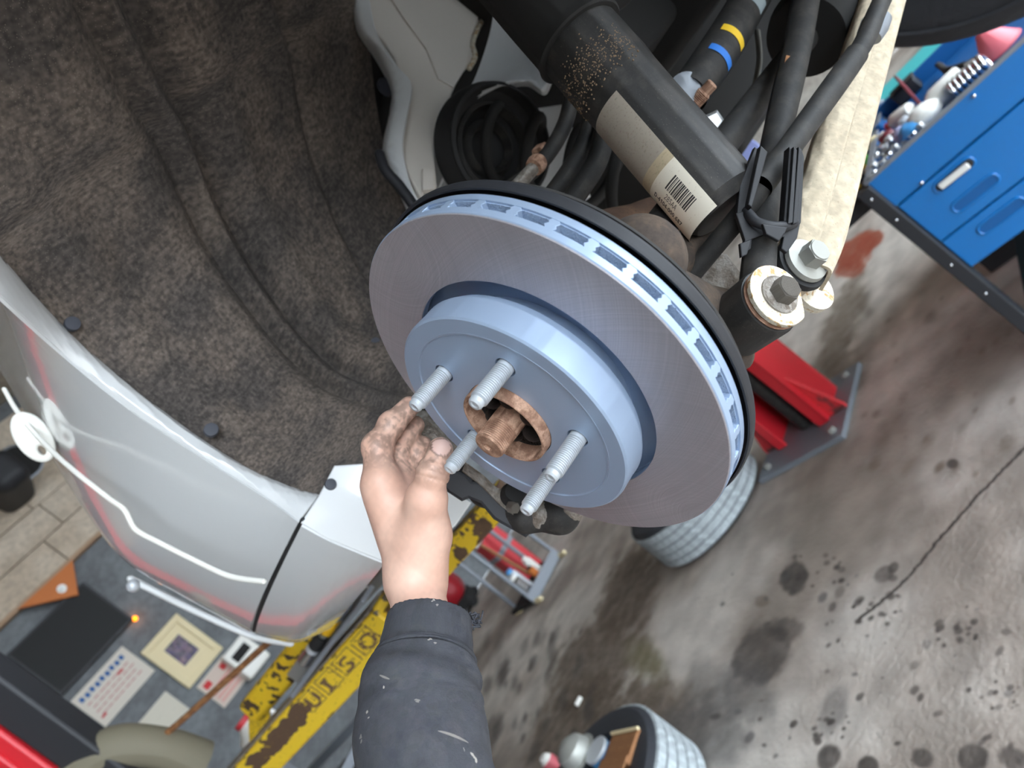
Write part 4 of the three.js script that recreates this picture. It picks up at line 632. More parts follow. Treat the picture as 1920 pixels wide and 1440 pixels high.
// ------------------------------------------------------------------ blue tool cart
const C1 = V(Math.sin(rad(45)), 0, Math.cos(rad(45))), C2 = V(Math.cos(rad(45)), 0, -Math.sin(rad(45))), CARTQ = new THREE.Quaternion().setFromRotationMatrix(new THREE.Matrix4().makeBasis(C1, UP, C2.clone().negate()));
const CQ = P(1622, 347, 2.2), cartTop = CQ.y;
const cartPt = (x, y, z) => CQ.clone().setY(0).addScaledVector(C1, x).addScaledVector(C2, -z).setY(y);
const cbox = (x0, x1, y0, y1, z0, z1, r = .004) => at(box(x1 - x0, y1 - y0, z1 - z0, r), cartPt((x0 + x1) / 2, (y0 + y1) / 2, (z0 + z1) / 2), CARTQ);
const PCf = (px, py, off = 0) => hit(px, py, C2, CQ.clone().addScaledVector(C2, -off));
{
  const t = thing('tool_cart', 'bright blue steel tool cart with drawers, black corner posts and a full top tray', 'tool cart'), Y = cartTop, W = .78, D = .66;
  mesh('front_panel', cbox(0, W, Y - .115, Y, -.02, 0, .003), M.blue, t, 'plain blue front of the tray');
  mesh('tray_side', cbox(0, .018, Y - .12, Y, -D, -.02, .003), M.blue, t); mesh('tray_side', cbox(W - .018, W, Y - .12, Y, -D, -.02, .003), M.blue, t); mesh('tray_back', cbox(0, W, Y - .12, Y + .02, -D - .02, -D, .003), M.blueDeep, t); mesh('tray_floor', cbox(0, W, Y - .047, Y - .030, -D, -.015, .003), M.blueDeep, t, 'blue tray floor');
  mesh('tray_lip', merge(cbox(0, W, Y - .004, Y + .004, -.026, .004, .002), cbox(-.004, .022, Y - .004, Y + .004, -D, 0, .002)), M.greySteel, t, 'worn grey edge of the tray');
  mesh('cabinet_shell', cbox(.012, W - .012, Y - .425, Y - .12, -D, -.024, .004), M.blueDeep, t);
  const dr = [[Y - .288, Y - .119], [Y - .414, Y - .293]];
  dr.forEach(([a, b], i) => {
    const d = mesh('drawer', cbox(.013, W - .02, a, b, -.03, .004, .003), M.blue, t, i ? 'lower blue drawer front' : 'upper blue drawer front');
    const slots = i ? [[1838, 437, 1918, 372]] : [[1753, 357, 1826, 299], [1786, 393, 1872, 331]];
    slots.forEach(([x0, y0, x1, y1], k) => {
      const p = PCf(x0, y0, .0045), q = PCf(x1, y1, .0045), L = p.distanceTo(q), m = p.clone().lerp(q, .5), r = .017, ov = []; for (let j = 0; j < 20; j++) { const a2 = j / 20 * 6.2832; ov.push(m.clone().addScaledVector(C1, (Math.cos(a2) > 0 ? 1 : -1) * (L / 2 - r) + r * Math.cos(a2)).addScaledVector(UP, r * Math.sin(a2))); }
      const rim = mesh('slot_rim', tube(ov, .004, 60, 8, true), M.blue, d, 'pressed oval rim');
      mesh('slot_shade', plate(ov, C2.clone().negate(), .0012, .0003), k === 0 && !i ? M.blackPlastic : M.blueDeep, d, k === 0 && !i ? 'dark plate standing for the shaded handle recess' : 'dark blue plate standing for the shaded oval recess');  // darker plates stand in for the shade inside the pressed slots
      if (k === 0 && !i) mesh('handle', beam(p.clone().addScaledVector(C1, .016).addScaledVector(C2, -.008), q.clone().addScaledVector(C1, -.016).addScaledVector(C2, -.008), .02, .012, UP, .005), M.white, d, 'white bar handle');
    });
  });
  for (const [x, z] of [[-.012, .004], [W + .012, .004], [-.012, -D], [W + .012, -D]]) mesh('corner_post', cbox(x - .022, x + .022, .13, Y - .005, z - .022, z + .022, .004), M.blackPlastic, t, 'black corner post');
  mesh('side_tray', merge(cbox(-.27, -.037, Y - .047, Y - .031, -.62, -.05, .003), cbox(-.275, -.262, Y - .085, Y - .01, -.62, -.05, .003), cbox(-.27, -.037, Y - .085, Y - .02, -.063, -.05, .003), cbox(-.27, -.037, Y - .085, Y - .01, -.62, -.607, .003)), M.blackPlastic, t, 'black side tray hooked on the cart');
  mesh('base_shelf', cbox(0, W, .13, .16, -D, 0, .005), M.blackPlastic, t, 'black lower shelf');
  for (const [px, py] of [[1826, 180], [1728, 343]]) mesh('screw', new THREE.SphereGeometry(.006, 12, 8).translate(...PCf(px, py, .004).toArray()), M.chrome, t);
  for (const y of [Y - .04, Y - .14, Y - .36, Y - .5]) mesh('screw', new THREE.SphereGeometry(.005, 12, 8).translate(...cartPt(-.012, y, .027).toArray()), M.chrome, t);
  for (const [x, z] of [[.03, -.03], [W - .03, -.03], [.03, -D + .03], [W - .03, -D + .03]]) { const c = mesh('caster', at(new THREE.CylinderGeometry(.05, .05, .028, 24), cartPt(x, .05, z), frame(UP, C2)), M.rubber, t, 'black caster wheel'); mesh('caster_fork', cbox(x - .02, x + .02, .06, .13, z - .022, z + .022, .004), M.greySteel, c); }
}
const inTray = (px, py, h = .04) => PF(px, py, cartTop - .030 + h);
{ // what lies in the tray; every piece rests on its floor
  const fl = cartTop - .0295, rest = (p, h) => p.clone().setY(fl + h);
  const bottle = (name, label, px, py, dir, L, r, mat, cap, group) => { const c = rest(inTray(px, py, r), r), d = dir.clone().normalize(), a = c.clone().addScaledVector(d, -L / 2), t = thing(name, label, 'bottle', group); mesh('body', lathe([[0, 0], [r * .9, 0], [r, .006], [r, L * .62], [r * .85, L * .72], [r * .42, L * .84], [r * .40, L * .88], [0, L * .88]], a, d, 28), mat, t); mesh('cap', lathe([[0, L * .86], [r * .5, L * .86], [r * .5, L], [r * .4, L * 1.01], [0, L * 1.01]], a, d, 20), cap, t); return t; };
  bottle('plastic_bottle', 'fat white plastic bottle lying at the front of the tray', 1766, 178, C1.clone().multiplyScalar(-1), .14, .036, M.white, M.white);
  bottle('spray_bottle', 'white bottle with a red cap amid the tray clutter', 1686, 222, V(-.3, 0, -1), .11, .026, M.white, M.red);
  bottle('squeeze_bottle', 'slim cream bottle near the corner post', 1632, 272, V(.4, 0, 1), .13, .022, M.cream, M.white);
  bottle('glue_bottle', 'small white bottle lying by the green cup', 1606, 328, V(.6, 0, 1), .085, .017, M.white, M.yellowPlain);
  bottle('pale_tube', 'pale blue tube lying beside the slim cream bottle', 1645, 250, V(.5, 0, 1), .09, .015, std({ color: hex('#aebfe2'), roughness: .4 }), M.white);
  const lump = (name, label, cat, px, py, s, mat, f = 9) => { const c = rest(inTray(px, py, s[1]), s[1]), g = new THREE.IcosahedronGeometry(1, 4), p = g.attributes.position; for (let i = 0; i < p.count; i++) { const q = V().fromBufferAttribute(p, i), m = 1 + .35 * (n3(q.clone().multiplyScalar(.3).addScalar(px), f) - .5); p.setXYZ(i, q.x * m * s[0], Math.max(-1, q.y * m) * s[1], q.z * m * s[2]); } const x = mergeVertices(g.deleteAttribute('normal').deleteAttribute('uv')); x.computeVertexNormals(); return solo(name, at(x, c, CARTQ), mat, label, cat); };
  lump('blue_wrapper', 'crumpled light blue wrapper against the tray front', 'wrapper', 1712, 243, [.045, .03, .035], M.lightBlue); lump('white_rag', 'crumpled white rag between wrapper and fat bottle', 'rag', 1733, 217, [.055, .035, .04], M.white); lump('red_rag', 'dark red shop rag in the tray', 'rag', 1665, 258, [.03, .022, .03], M.maroon); lump('lilac_bag', 'small pale lilac bag beside the wrapper', 'bag', 1692, 252, [.03, .026, .026], std({ color: hex('#b9bde0'), roughness: .4 }));
  const cap = thing('green_cup', 'bright green cup by the cart corner', 'cup'); { const c = rest(inTray(1618, 305, .02), 0); mesh('shell', lathe([[0, 0], [.026, 0], [.028, .004], [.025, .04], [.018, .046], [0, .046]], c, UP, 24), M.green, cap); mesh('rim', lathe([[.026, 0], [.03, .002], [.03, .008], [.026, .01]], c, UP, 24), M.green, cap); }
  const sock = (r, h) => ringL([[0, h * .4], [r * .62, h * .4], [r * .62, h], [r * .95, h], [r, h * .95], [r, h * .05], [r * .95, 0], [0, 0]], 18), spots = [[1655, 282], [1667, 276], [1676, 268], [1660, 296], [1650, 300], [1672, 285], [1640, 306], [1684, 262], [1650, 318], [1662, 308], [1675, 296], [1690, 284], [1704, 270], [1720, 258], [1736, 244], [1634, 322], [1646, 334], [1742, 232]];
  spots.forEach(([px, py], i) => { const r = [.013, .016, .011][i % 3], h = [.03, .034, .04][i % 3]; solo('socket', at(sock(r, h), rest(inTray(px, py, .01), .0)), i % 3 === 1 ? M.chrome : M.steel, ['short dull steel socket standing in the cart tray', 'bright chrome socket standing in the cart tray', 'tall slim steel socket standing in the cart tray'][i % 3], 'socket', 'sockets in the cart tray'); });
  // smaller oddments heaped in both trays
  const odd = [['white_puck', 'small round white puck in the cart clutter', 'puck', 1640, 216, M.white, .016, .02], ['grey_weight', 'grey weight beside the spanner in the cart', 'weight', 1652, 196, M.greySteel, .018, .03], ['amber_vial', 'amber vial at the side tray edge', 'vial', 1600, 345, M.yellowPlain, .011, .05], ['red_puck', 'round red puck next to the red-capped bottle', 'puck', 1700, 205, M.red, .017, .022], ['clear_jar', 'pale clear jar behind the wrapper', 'jar', 1700, 232, M.zinc, .02, .045], ['navy_pot', 'navy blue pot in the middle of the clutter', 'pot', 1655, 240, M.blueDeep, .024, .04], ['black_pot', 'black pot near the cream bottle', 'pot', 1622, 288, M.blackPlastic, .02, .03], ['steel_cup', 'steel cup beside the fat white bottle', 'cup', 1750, 182, M.steel, .02, .035], ['cream_roll', 'cream tape roll behind the wrapper', 'tape roll', 1672, 200, M.cream, .028, .02], ['blue_lid_tub', 'pale tub with a light blue top', 'tub', 1640, 300, M.lightBlue, .018, .03]];
  for (const [n, lb, cat, px, py, m, r, h] of odd) { const t = thing(n, lb, cat), c = rest(inTray(px, py, h * .5), 0); mesh('body', lathe([[0, 0], [r * .92, 0], [r, h * .08], [r, h * .8], [r * .9, h * .86], [0, h * .86]], c, UP, 22), m, t); mesh('top', lathe([[0, h * .85], [r * .8, h * .85], [r * .8, h * .97], [r * .7, h], [0, h]], c, UP, 22), m, t); }
  { const t = thing('pry_tool', 'maroon flat bar leaning on the tray clutter', 'pry bar'), a = rest(inTray(1725, 196, .02), .012), b = rest(inTray(1680, 145, .08), .075); mesh('bar', beam(a, b, .026, .009, UP, .003), M.maroon, t); mesh('tip', beam(b, b.clone().add(b.clone().sub(a).normalize().multiplyScalar(.02)), .02, .005, UP, .002), M.rust, t); }
  { const t = thing('black_case', 'small black box behind the maroon bar', 'box'), c = rest(inTray(1703, 172, .02), .026); mesh('body', at(box(.09, .05, .06, .006), c, CARTQ), M.blackPlastic, t); mesh('lid', at(box(.094, .01, .064, .003), c.clone().setY(c.y + .027), CARTQ), M.dark, t); }
  { const t = thing('clamp', 'black bent clamp near the tray back', 'clamp'), q = (x, y, h) => rest(inTray(x, y, h), h + .006); mesh('jaw', tube([q(1762, 124, .02), q(1788, 132, .05), q(1812, 124, .04)], .010, 20, 8), M.dark, t); mesh('arm', tube([q(1772, 132, .01), q(1790, 150, .03), q(1802, 144, .04)], .009, 20, 8), M.dark, t); mesh('spindle', tube([q(1812, 124, .04), q(1836, 110, .05)], .006, 10, 8), M.steel, t); }
  { const t = thing('coil_spring_tool', 'chrome coil of black-banded rings beside the fat bottle', 'spring'), a = rest(inTray(1792, 168, .03), .032), b = rest(inTray(1848, 118, .03), .032); for (let i = 0; i < 7; i++) mesh('ring', at(new THREE.TorusGeometry(.024, .0065, 10, 24).rotateX(Math.PI / 2), a.clone().lerp(b, i / 6), aim(b.clone().sub(a))), M.chrome, t); mesh('core', cyl(a, b, .020), M.dark, t); }
  { const t = thing('funnel', 'pinkish red plastic funnel at the far end of the tray', 'funnel'), c = rest(inTray(1878, 92, .0), 0); mesh('cone', lathe([[.055, 0], [.06, .002], [.058, .01], [.02, .075], [.014, .08], [.012, .11], [.009, .11], [.011, .078], [.05, .008]], c, UP, 32), M.pink, t); mesh('rim', at(new THREE.TorusGeometry(.058, .004, 8, 36).rotateX(Math.PI / 2), c.clone().setY(c.y + .004)), M.pink, t); }
  { const t = thing('wrench', 'grey spanner lying by the slim cream bottle', 'wrench'), a = rest(inTray(1640, 205, .02), .01), b = rest(inTray(1662, 232, .02), .01); mesh('shaft', beam(a, b, .014, .007, C2, .003), M.steel, t); mesh('ring_end', at(new THREE.TorusGeometry(.013, .005, 8, 20).rotateX(Math.PI / 2), a), M.steel, t); }
}
{ // turquoise chest standing behind the cart and black case on its shelf
  const t = thing('turquoise_chest', 'turquoise metal tool chest behind the blue cart', 'tool chest'), Y = cartTop - .06, c = (x0, x1, y0, y1, z0, z1, r) => cbox(x0 - .12, x1 - .12, y0, y1, z0 + .24, z1 + .24, r);
  mesh('body', c(-.10, .8, .12, Y - .03, -1.6, -1.0, .006), M.teal, t); mesh('lid', c(-.11, .81, Y - .028, Y, -1.61, -.99, .006), M.teal, t, 'turquoise lid'); mesh('lid_ridge', c(-.09, .79, Y, Y + .012, -1.04, -1.005, .004), M.teal, t); for (const x of [-.2, .05, .3]) mesh('rivet', new THREE.SphereGeometry(.008, 12, 8).translate(...cartPt(x + .12, Y + .003, -.86).toArray()), M.chrome, t); mesh('plinth', c(-.08, .78, 0, .12, -1.55, -1.03, .004), M.blackPlastic, t);
  const k = thing('tool_case', 'black moulded tool case on the cart lower shelf', 'case'); mesh('shell', cbox(.22, .62, .161, .34, -.34, .01, .03), M.blackPlastic, k); for (let i = 0; i < 4; i++) mesh('rib', cbox(.25 + i * .09, .29 + i * .09, .17, .345, -.33, .02, .01), M.blackPlastic, k); mesh('handle', tube([cartPt(.34, .30, .015), cartPt(.35, .32, .05), cartPt(.49, .32, .05), cartPt(.50, .30, .015)], .012, 20, 10), M.blackPlastic, k);
}
{ const t = thing('plastic_disc', 'lilac plastic disc glimpsed past the shock absorber', 'disc'), c = P(1388, 305, 1.5); mesh('disc', lathe([[0, 0], [.046, 0], [.05, .003], [.046, .008], [0, .008]], c, EYE.clone().sub(c), 40), std({ color: hex('#8f9ad0'), roughness: .5 }), t); for (const [x, y] of [[1384, 274], [1368, 296]]) mesh('rivet', new THREE.SphereGeometry(.004, 10, 8).translate(...P(x, y, 1.488).toArray()), M.wood, t); mesh('hook', tube([c.clone(), c.clone().add(V(0, .06, -.01)), c.clone().add(V(0, .3, -.02)), c.clone().add(V(0, .62, -.02))], .003, 20, 6), M.steel, t); }

// ------------------------------------------------------------------ far lift column
{
  const t = thing('lift_column', 'red steel lift column with a black ram standing beyond the car', 'lift column'), c = PF(1522, 800), b = (x0, x1, y0, y1, z0, z1, m, n, lb) => mesh(n, at(box(x1 - x0, y1 - y0, z1 - z0, .006), c.clone().addScaledVector(E1, (x0 + x1) / 2).addScaledVector(E2, -(z0 + z1) / 2).setY((y0 + y1) / 2), ROOMQ), m, t, lb);
  b(-.16, .16, .03, 4.1, -.15, -.135, M.redDirty, 'column_web'); b(-.16, -.145, .03, 4.1, -.135, .10, M.redPaint, 'column_flange', 'red flange'); b(.145, .16, .03, 4.1, -.135, .10, M.redPaint, 'column_flange', 'red flange'); b(-.16, -.10, .03, 4.1, .085, .10, M.redPaint, 'column_lip'); b(.10, .16, .03, 4.1, .085, .10, M.redPaint, 'column_lip');
  mesh('ram', cyl(c.clone().setY(.03), c.clone().setY(2.4), .045), M.blackGloss, t, 'black hydraulic ram'); mesh('cable', cyl(c.clone().addScaledVector(E1, .08).setY(.03), c.clone().addScaledVector(E1, .08).setY(3.9), .009), M.greySteel, t);
  b(-.26, .26, 0, .028, -.27, .25, M.greySteel, 'base_plate', 'dark base plate');
  for (const s of [-1, 1]) mesh('gusset', plate([[.16, .03], [.25, .03], [.25, .05], [.16, .30]].map(([x, y]) => c.clone().addScaledVector(E1, s * x).addScaledVector(E2, -.06).setY(y)), E2, .014, .002), M.redDirty, t, 'triangular foot gusset');
  for (const [x, z] of [[-.2, -.2], [.2, -.2], [-.2, .19], [.2, .19]]) mesh('anchor_bolt', hexBolt(c.clone().addScaledVector(E1, x).addScaledVector(E2, -z).setY(.028), UP, .018, .02), M.boltGrey, t);
}
// ------------------------------------------------------------------ tyres on the floor
function floorTyre(label, c, R = .345, w = .25) {
  const t = thing('tyre', label, 'tyre', 'loose tyres on the floor'), q = (pts, m, n, lb, seg = 90) => mesh(n, lathe(pts, V(c.x, w / 2, c.z), UP, seg), m, t, lb), h = w / 2;
  q([[.215, -h * .82], [.227, -h * .95], [.28, -h], [R - .03, -h * .97], [R - .012, -h * .84], [R - .008, -h * .7], [R - .008, h * .7], [R - .012, h * .84], [R - .03, h * .97], [.28, h], [.227, h * .95], [.215, h * .82], [.235, h * .7], [R - .05, h * .72], [R - .03, 0], [R - .05, -h * .72], [.235, -h * .7], [.215, -h * .82]], M.tyre, 'carcass', 'dark sidewall');
  for (let i = 0; i < 5; i++) { const y0 = -h * .84 + i * (h * 1.68 / 5) + .003, y1 = -h * .84 + (i + 1) * (h * 1.68 / 5) - .003, e = (i === 0 || i === 4) ? .006 : 0; q([[R - .010, y0], [R - .002 - (i === 0 ? e : 0), y0], [R, y0 + .004], [R, y1 - .004], [R - .002 - (i === 4 ? e : 0), y1], [R - .010, y1]], M.tread, 'tread_rib', 'pale dusty tread rib'); }
  return t;
}
const tyreA = V(.11, 0, -3.68), tyreB = V(-.93, 0, -2.36);
floorTyre('grey-treaded tyre lying flat below the rotor edge', tyreA, .36, .26); floorTyre('grey-treaded tyre lying flat with boxes in it', tyreB);
{
  const put = (px, py, y) => PF(px, py, y);
  const b = thing('cardboard_box', 'open brown cardboard box inside the tyre', 'box'), c = put(1165, 1405, .25); mesh('body', at(box(.16, .20, .12, .004), c.clone().setY(.16), ROOMQ), M.wood, b); mesh('flap', at(box(.16, .006, .07, .002), c.clone().setY(.262).addScaledVector(E2, -.07), ROOMQ), M.wood, b); mesh('edge', at(box(.165, .012, .01, .002), c.clone().setY(.262).addScaledVector(E2, .058), ROOMQ), M.cream, b);
  const k = thing('blue_tin', 'small blue tin beside the cardboard box', 'tin'), d = put(1122, 1410, .25); mesh('body', lathe([[0, .0], [.05, 0], [.05, .2], [.046, .205], [0, .205]], d.clone().setY(.05), UP, 30), M.lightBlue, k); mesh('lid', lathe([[0, .205], [.052, .203], [.052, .215], [0, .217]], d.clone().setY(.05), UP, 30), M.zinc, k);
  const g = thing('grey_dome', 'grey-brown domed hat resting on the tyre rim', 'hat'), e = put(1086, 1418, .25); mesh('dome', lathe([[.07, 0], [.072, .01], [.06, .05], [.03, .07], [0, .074]], e.clone().setY(.252), UP, 32), M.boltGrey, g); mesh('brim', lathe([[.07, 0], [.085, .001], [.085, .006], [.07, .008]], e.clone().setY(.252), UP, 32), M.boltGrey, g);
  const r = put(1045, 1440, .1), s = thing('pink_can', 'pink and white can beside the floor tyre', 'can'); mesh('body', lathe([[0, 0], [.033, 0], [.035, .004], [.035, .15], [.03, .16], [0, .16]], r.clone().setY(0), UP, 26), M.pink, s); mesh('top', lathe([[0, .158], [.03, .16], [.02, .18], [0, .182]], r.clone().setY(0), UP, 26), M.white, s);
  const p = PF(1092, 1310), q = PF(1086, 1322), n = thing('lug_nut', 'small white lug nut lying alone on the floor', 'nut'); mesh('body', cyl(p.clone().setY(.012), q.clone().setY(.012), .012), M.white, n); mesh('collar', cyl(q.clone().setY(.012), q.clone().lerp(p, -.3).setY(.012), .012), M.white, n);
}

// ------------------------------------------------------------------ back wall and what hangs on it
const WT = -7.0, onWall = (px, py, off = 0) => PT(px, py, WT + off), E2n = E2.clone();
const wbox = (px0, py0, px1, py1, px2, py2, d, off = .002, r = .006) => { const a = onWall(px0, py0, off), b = onWall(px1, py1, off), c = onWall(px2, py2, off), y = (a.y + b.y) / 2, s0 = Math.min(a.dot(E2), c.dot(E2)), s1 = Math.max(a.dot(E2), c.dot(E2)); return [s0, s1, Math.min(a.y, b.y), Math.max(a.y, b.y), WT + off, WT + off + d, r]; };
{
  const wall = scene.getObjectByName('wall_back'), low = onWall(100, 1080).y; // boards above the opening line
  let y = low; for (let i = 0; i < 6; i++) { const h = .26; let s = -3.0 + (i % 2) * .35; for (let j = 0; j < 6; j++) { const w = [1.1, .9, 1.3, 1.0, .95, 1.2][(j + i) % 6]; if (y + h <= CEIL) mesh('plank', boxUV(rbox(s + .004, s + w - .004, y + .004, y + h - .004, WT, WT + .06 + .006 * ((i + j) % 3), .004)), M.beige, wall, 'beige wall board'); s += w; } y += h; }
  mesh('board_edge', boxUV(rbox(-3, 3.6, low - .035, low, WT, WT + .09, .004)), M.beigeEdge, wall, 'brown edge strip under the boards');
}
{
  const t = thing('orange_bracket', 'orange triangular bracket with a bolt under the beige boards', 'bracket'); mesh('gusset', plate([[36, 1142], [136, 1052], [146, 1116]].map(([x, y]) => onWall(x, y, .1)), E1, .02, .004), M.orange, t); const b = mesh('bolt', hexBolt(onWall(116, 1104, .128), E1, .022, .016), M.steel, t); mesh('washer', lathe([[0, 0], [.036, 0], [.036, .004], [0, .004]], onWall(116, 1104, .124), E1, 24), M.white, b);
}
{
  const t = thing('wall_speaker', 'black rounded speaker high on the beige boards', 'speaker'), c = onWall(40, 882, .3), q = aim(E1); mesh('body', at(box(.62, .34, .30, .10), c.clone().addScaledVector(E2, -.14), ROOMQ), M.blackPlastic, t); mesh('rim', lathe([[.155, .15], [.168, .152], [.17, .165], [.155, .168]], c, E1, 40), M.greySteel, t, 'grey rim'); mesh('mount', at(box(.3, .06, .06, .006), onWall(40, 882, .1).addScaledVector(E2, -.14), ROOMQ), M.dark, t); mesh('grille', lathe([[0, .155], [.155, .15], [0, .16]], c, E1, 40), M.dark, t);
}
{
  const [s0, s1, y0, y1, a] = wbox(150, 1100, 250, 1165, 20, 1235, .06), t = thing('television', 'black switched-off television on the back wall', 'television'), y = [onWall(110, 1300).y, onWall(85, 1168).y];
  mesh('frame', rbox(s0 - .01, s1 + .03, y0, y1, WT + .03, WT + .09, .01), M.blackPlastic, t); mesh('screen', rbox(s0 + .01, s1 + .01, y0 + .02, y1 - .02, WT + .088, WT + .092, .001), std({ color: hex('#0a0a0b'), roughness: .7 }), t, 'dark screen'); mesh('wall_mount', rbox((s0 + s1) / 2 - .1, (s0 + s1) / 2 + .1, (y0 + y1) / 2 - .08, (y0 + y1) / 2 + .08, WT, WT + .032, .004), M.greySteel, t);
  const e = onWall(253, 1160, .02); const l = thing('indicator_lamp', 'tiny glowing amber lamp at the television corner', 'lamp'); mesh('bulb', new THREE.SphereGeometry(.022, 14, 10).translate(e.x, e.y, e.z), std({ color: hex('#f08a1c'), emissive: hex('#ff8a1a'), emissiveIntensity: 1.6 }), l); mesh('socket', lathe([[0, -.02], [.018, -.02], [.02, 0], [0, 0]], e, E1, 16), M.dark, l); const pl = new THREE.PointLight(0xff9a3a, .012); pl.position.copy(e.clone().addScaledVector(E1, .03)); pl.castShadow = true; l.add(pl);
}
function sheetOf(name, label, cat, c, draw, thick = .012, w = 512, h = 256, mat = M.paper) { // flat board on the wall between four range values, printed face towards the room
  const [s0, s1, y0, y1] = c, t = thing(name, label, cat); mesh('board', rbox(s0, s1, y0, y1, WT + .001, WT + thick, .002), mat, t);
  const cv = document.createElement('canvas'); cv.width = w; cv.height = h; draw(cv.getContext('2d'), w, h); const tx = new THREE.CanvasTexture(cv); tx.colorSpace = THREE.SRGBColorSpace; const g = new THREE.PlaneGeometry(s1 - s0 - .012, y1 - y0 - .012);
  // the room looks along -E1 at this wall, so E2 runs to the right
  at(g, room((s0 + s1) / 2, (y0 + y1) / 2, WT + thick + .0012), new THREE.Quaternion().setFromRotationMatrix(new THREE.Matrix4().makeBasis(E2, UP, E1))); mesh('print', g, std({ map: tx, roughness: .9 }), t, 'printed face'); return t;
}
const S = (px, py) => onWall(px, py).dot(E2), Yw = (px, py) => onWall(px, py).y;
sheetOf('price_sign', 'white sign with blue heading and faint red lines below the television', 'sign', [S(168, 1342), S(256, 1232), Yw(242, 1313), Yw(184, 1260)], (k, w, h) => { k.fillStyle = '#cdc5b9'; k.fillRect(0, 0, w, h); k.fillStyle = '#3a5f94'; for (let i = 0; i < 9; i++) k.fillRect(30 + i * 50, 26 + (i % 2) * 4, 34, 32); k.fillStyle = '#b98a86'; for (let j = 0; j < 4; j++) for (let i = 0; i < 7; i++) k.fillRect(40 + i * 60 + (j % 2) * 12, 88 + j * 34, 40 + (i * 7 + j * 5) % 16, 10); k.fillStyle = '#b4343a'; k.fillRect(330, 92, 60, 14); k.fillRect(30, 200, 46, 14); });
{
  const s0 = S(262, 1225), s1 = S(420, 1218), y0 = Yw(380, 1262), y1 = Yw(300, 1185), t = thing('picture_frame', 'cream framed picture with a dark purple image', 'picture frame'), w = .055, f = (a, b, c, d) => mesh('moulding', rbox(a, b, c, d, WT + .002, WT + .04, .006), M.cream, t, 'cream frame moulding');
  f(s0, s1, y1 - w, y1); f(s0, s1, y0, y0 + w); f(s0, s0 + w, y0 + w, y1 - w); f(s1 - w, s1, y0 + w, y1 - w); mesh('mat_board', rbox(s0 + w * .9, s1 - w * .9, y0 + w * .9, y1 - w * .9, WT + .004, WT + .02, .001), M.cream, t, 'cream mount');
  const cv = document.createElement('canvas'); cv.width = cv.height = 256; const k = cv.getContext('2d'); k.fillStyle = '#5a5560'; k.fillRect(0, 0, 256, 256); for (let i = 0; i < 160; i++) { k.fillStyle = ['rgba(120,90,110,.5)', 'rgba(60,58,66,.6)', 'rgba(150,120,130,.4)', 'rgba(80,70,110,.5)'][i % 4]; k.beginPath(); k.ellipse(rnd() * 256, rnd() * 256, rr(8, 40), rr(6, 26), rnd() * 3, 0, 7); k.fill(); }
  const tx = new THREE.CanvasTexture(cv); tx.colorSpace = THREE.SRGBColorSpace; const g = new THREE.PlaneGeometry((s1 - s0) * .42, (y1 - y0) * .44); at(g, room((s0 + s1) / 2, (y0 + y1) / 2 + .01, WT + .0212), new THREE.Quaternion().setFromRotationMatrix(new THREE.Matrix4().makeBasis(E2, UP, E1))); mesh('picture', g, std({ map: tx, roughness: .6 }), t, 'dark purple picture');
}
sheetOf('notice', 'white notice with red bars beside the framed picture', 'notice', [S(372, 1292), S(433, 1240), Yw(450, 1290), Yw(400, 1250)], (k, w, h) => { k.fillStyle = '#cbb9ad'; k.fillRect(0, 0, w, h); k.fillStyle = '#c23a3c'; k.fillRect(40, 26, 110, 50); k.fillRect(w - 150, 26, 110, 50); k.fillStyle = '#cf8f86'; for (let j = 0; j < 4; j++) k.fillRect(40, 100 + j * 36, w - 80 - (j % 2) * 60, 16); });
sheetOf('blank_paper', 'large blank pale sheet under the framed picture', 'paper', [S(245, 1400), S(318, 1302), Yw(330, 1370), Yw(290, 1320)], (k, w, h) => { k.fillStyle = '#c9c3b4'; k.fillRect(0, 0, w, h); k.fillStyle = 'rgba(120,110,100,.25)'; for (let i = 0; i < 12; i++) k.fillRect(rnd() * w, rnd() * h, rr(10, 60), 3); });
{ const t = thing('paper_dispenser', 'white plastic dispenser with a dark opening beside the notice', 'dispenser'), s0 = S(438, 1258), s1 = S(460, 1200), y0 = Yw(490, 1250), y1 = Yw(440, 1205); mesh('case', rbox(s0, s1, y0, y1, WT + .002, WT + .14, .02), M.white, t); mesh('opening', rbox(s0 + .04, s1 - .05, lerp(y0, y1, .55), y1 - .06, WT + .13, WT + .143, .01), M.dark, t, 'dark opening'); }
// ------------------------------------------------------------------ cord hanging by the bumper, its lower run modelling a reflection
{
  const t = thing('cord_and_reflection', 'white cord with an oval plug, lower run a modelled reflection on the bumper', 'cord');
  const path = [[8, 730, 1.0], [30, 768, .98], [62, 808, .96], [100, 848, .92], [150, 892, .88], [205, 935, .86], [234, 957, .85], [243, 975, .85], [252, 991, .85], [300, 1018, .84], [360, 1048, .83], [430, 1080, .81], [494, 1090, .79]].map(([x, y, z]) => P(x, y, z));  // points below the bend follow the reflection on the bumper, modelled as cord
  mesh('cable', tube(path, .0032, 110, 10), M.white, t);
  const a = P(44, 792, .985), b = P(88, 858, .985), m = a.clone().lerp(b, .42), ax = b.clone().sub(a), L = ax.length(), q = frame(ax, EYE.clone().sub(m));
  const sh = []; for (let i = 0; i < 32; i++) { const u = i / 32 * 6.2832; sh.push([L * .58 * Math.cos(u), .017 * Math.sin(u)]); } const ho = []; for (let i = 0; i < 20; i++) { const u = -i / 20 * 6.2832; ho.push([L * .36 + .011 * Math.cos(u), .008 * Math.sin(u)]); }
  const g = extrude(sh, .014, .004, [ho]); g.rotateX(-Math.PI / 2); mesh('plug', at(g, m, q), M.white, t, 'oval white plug with a hole');
}
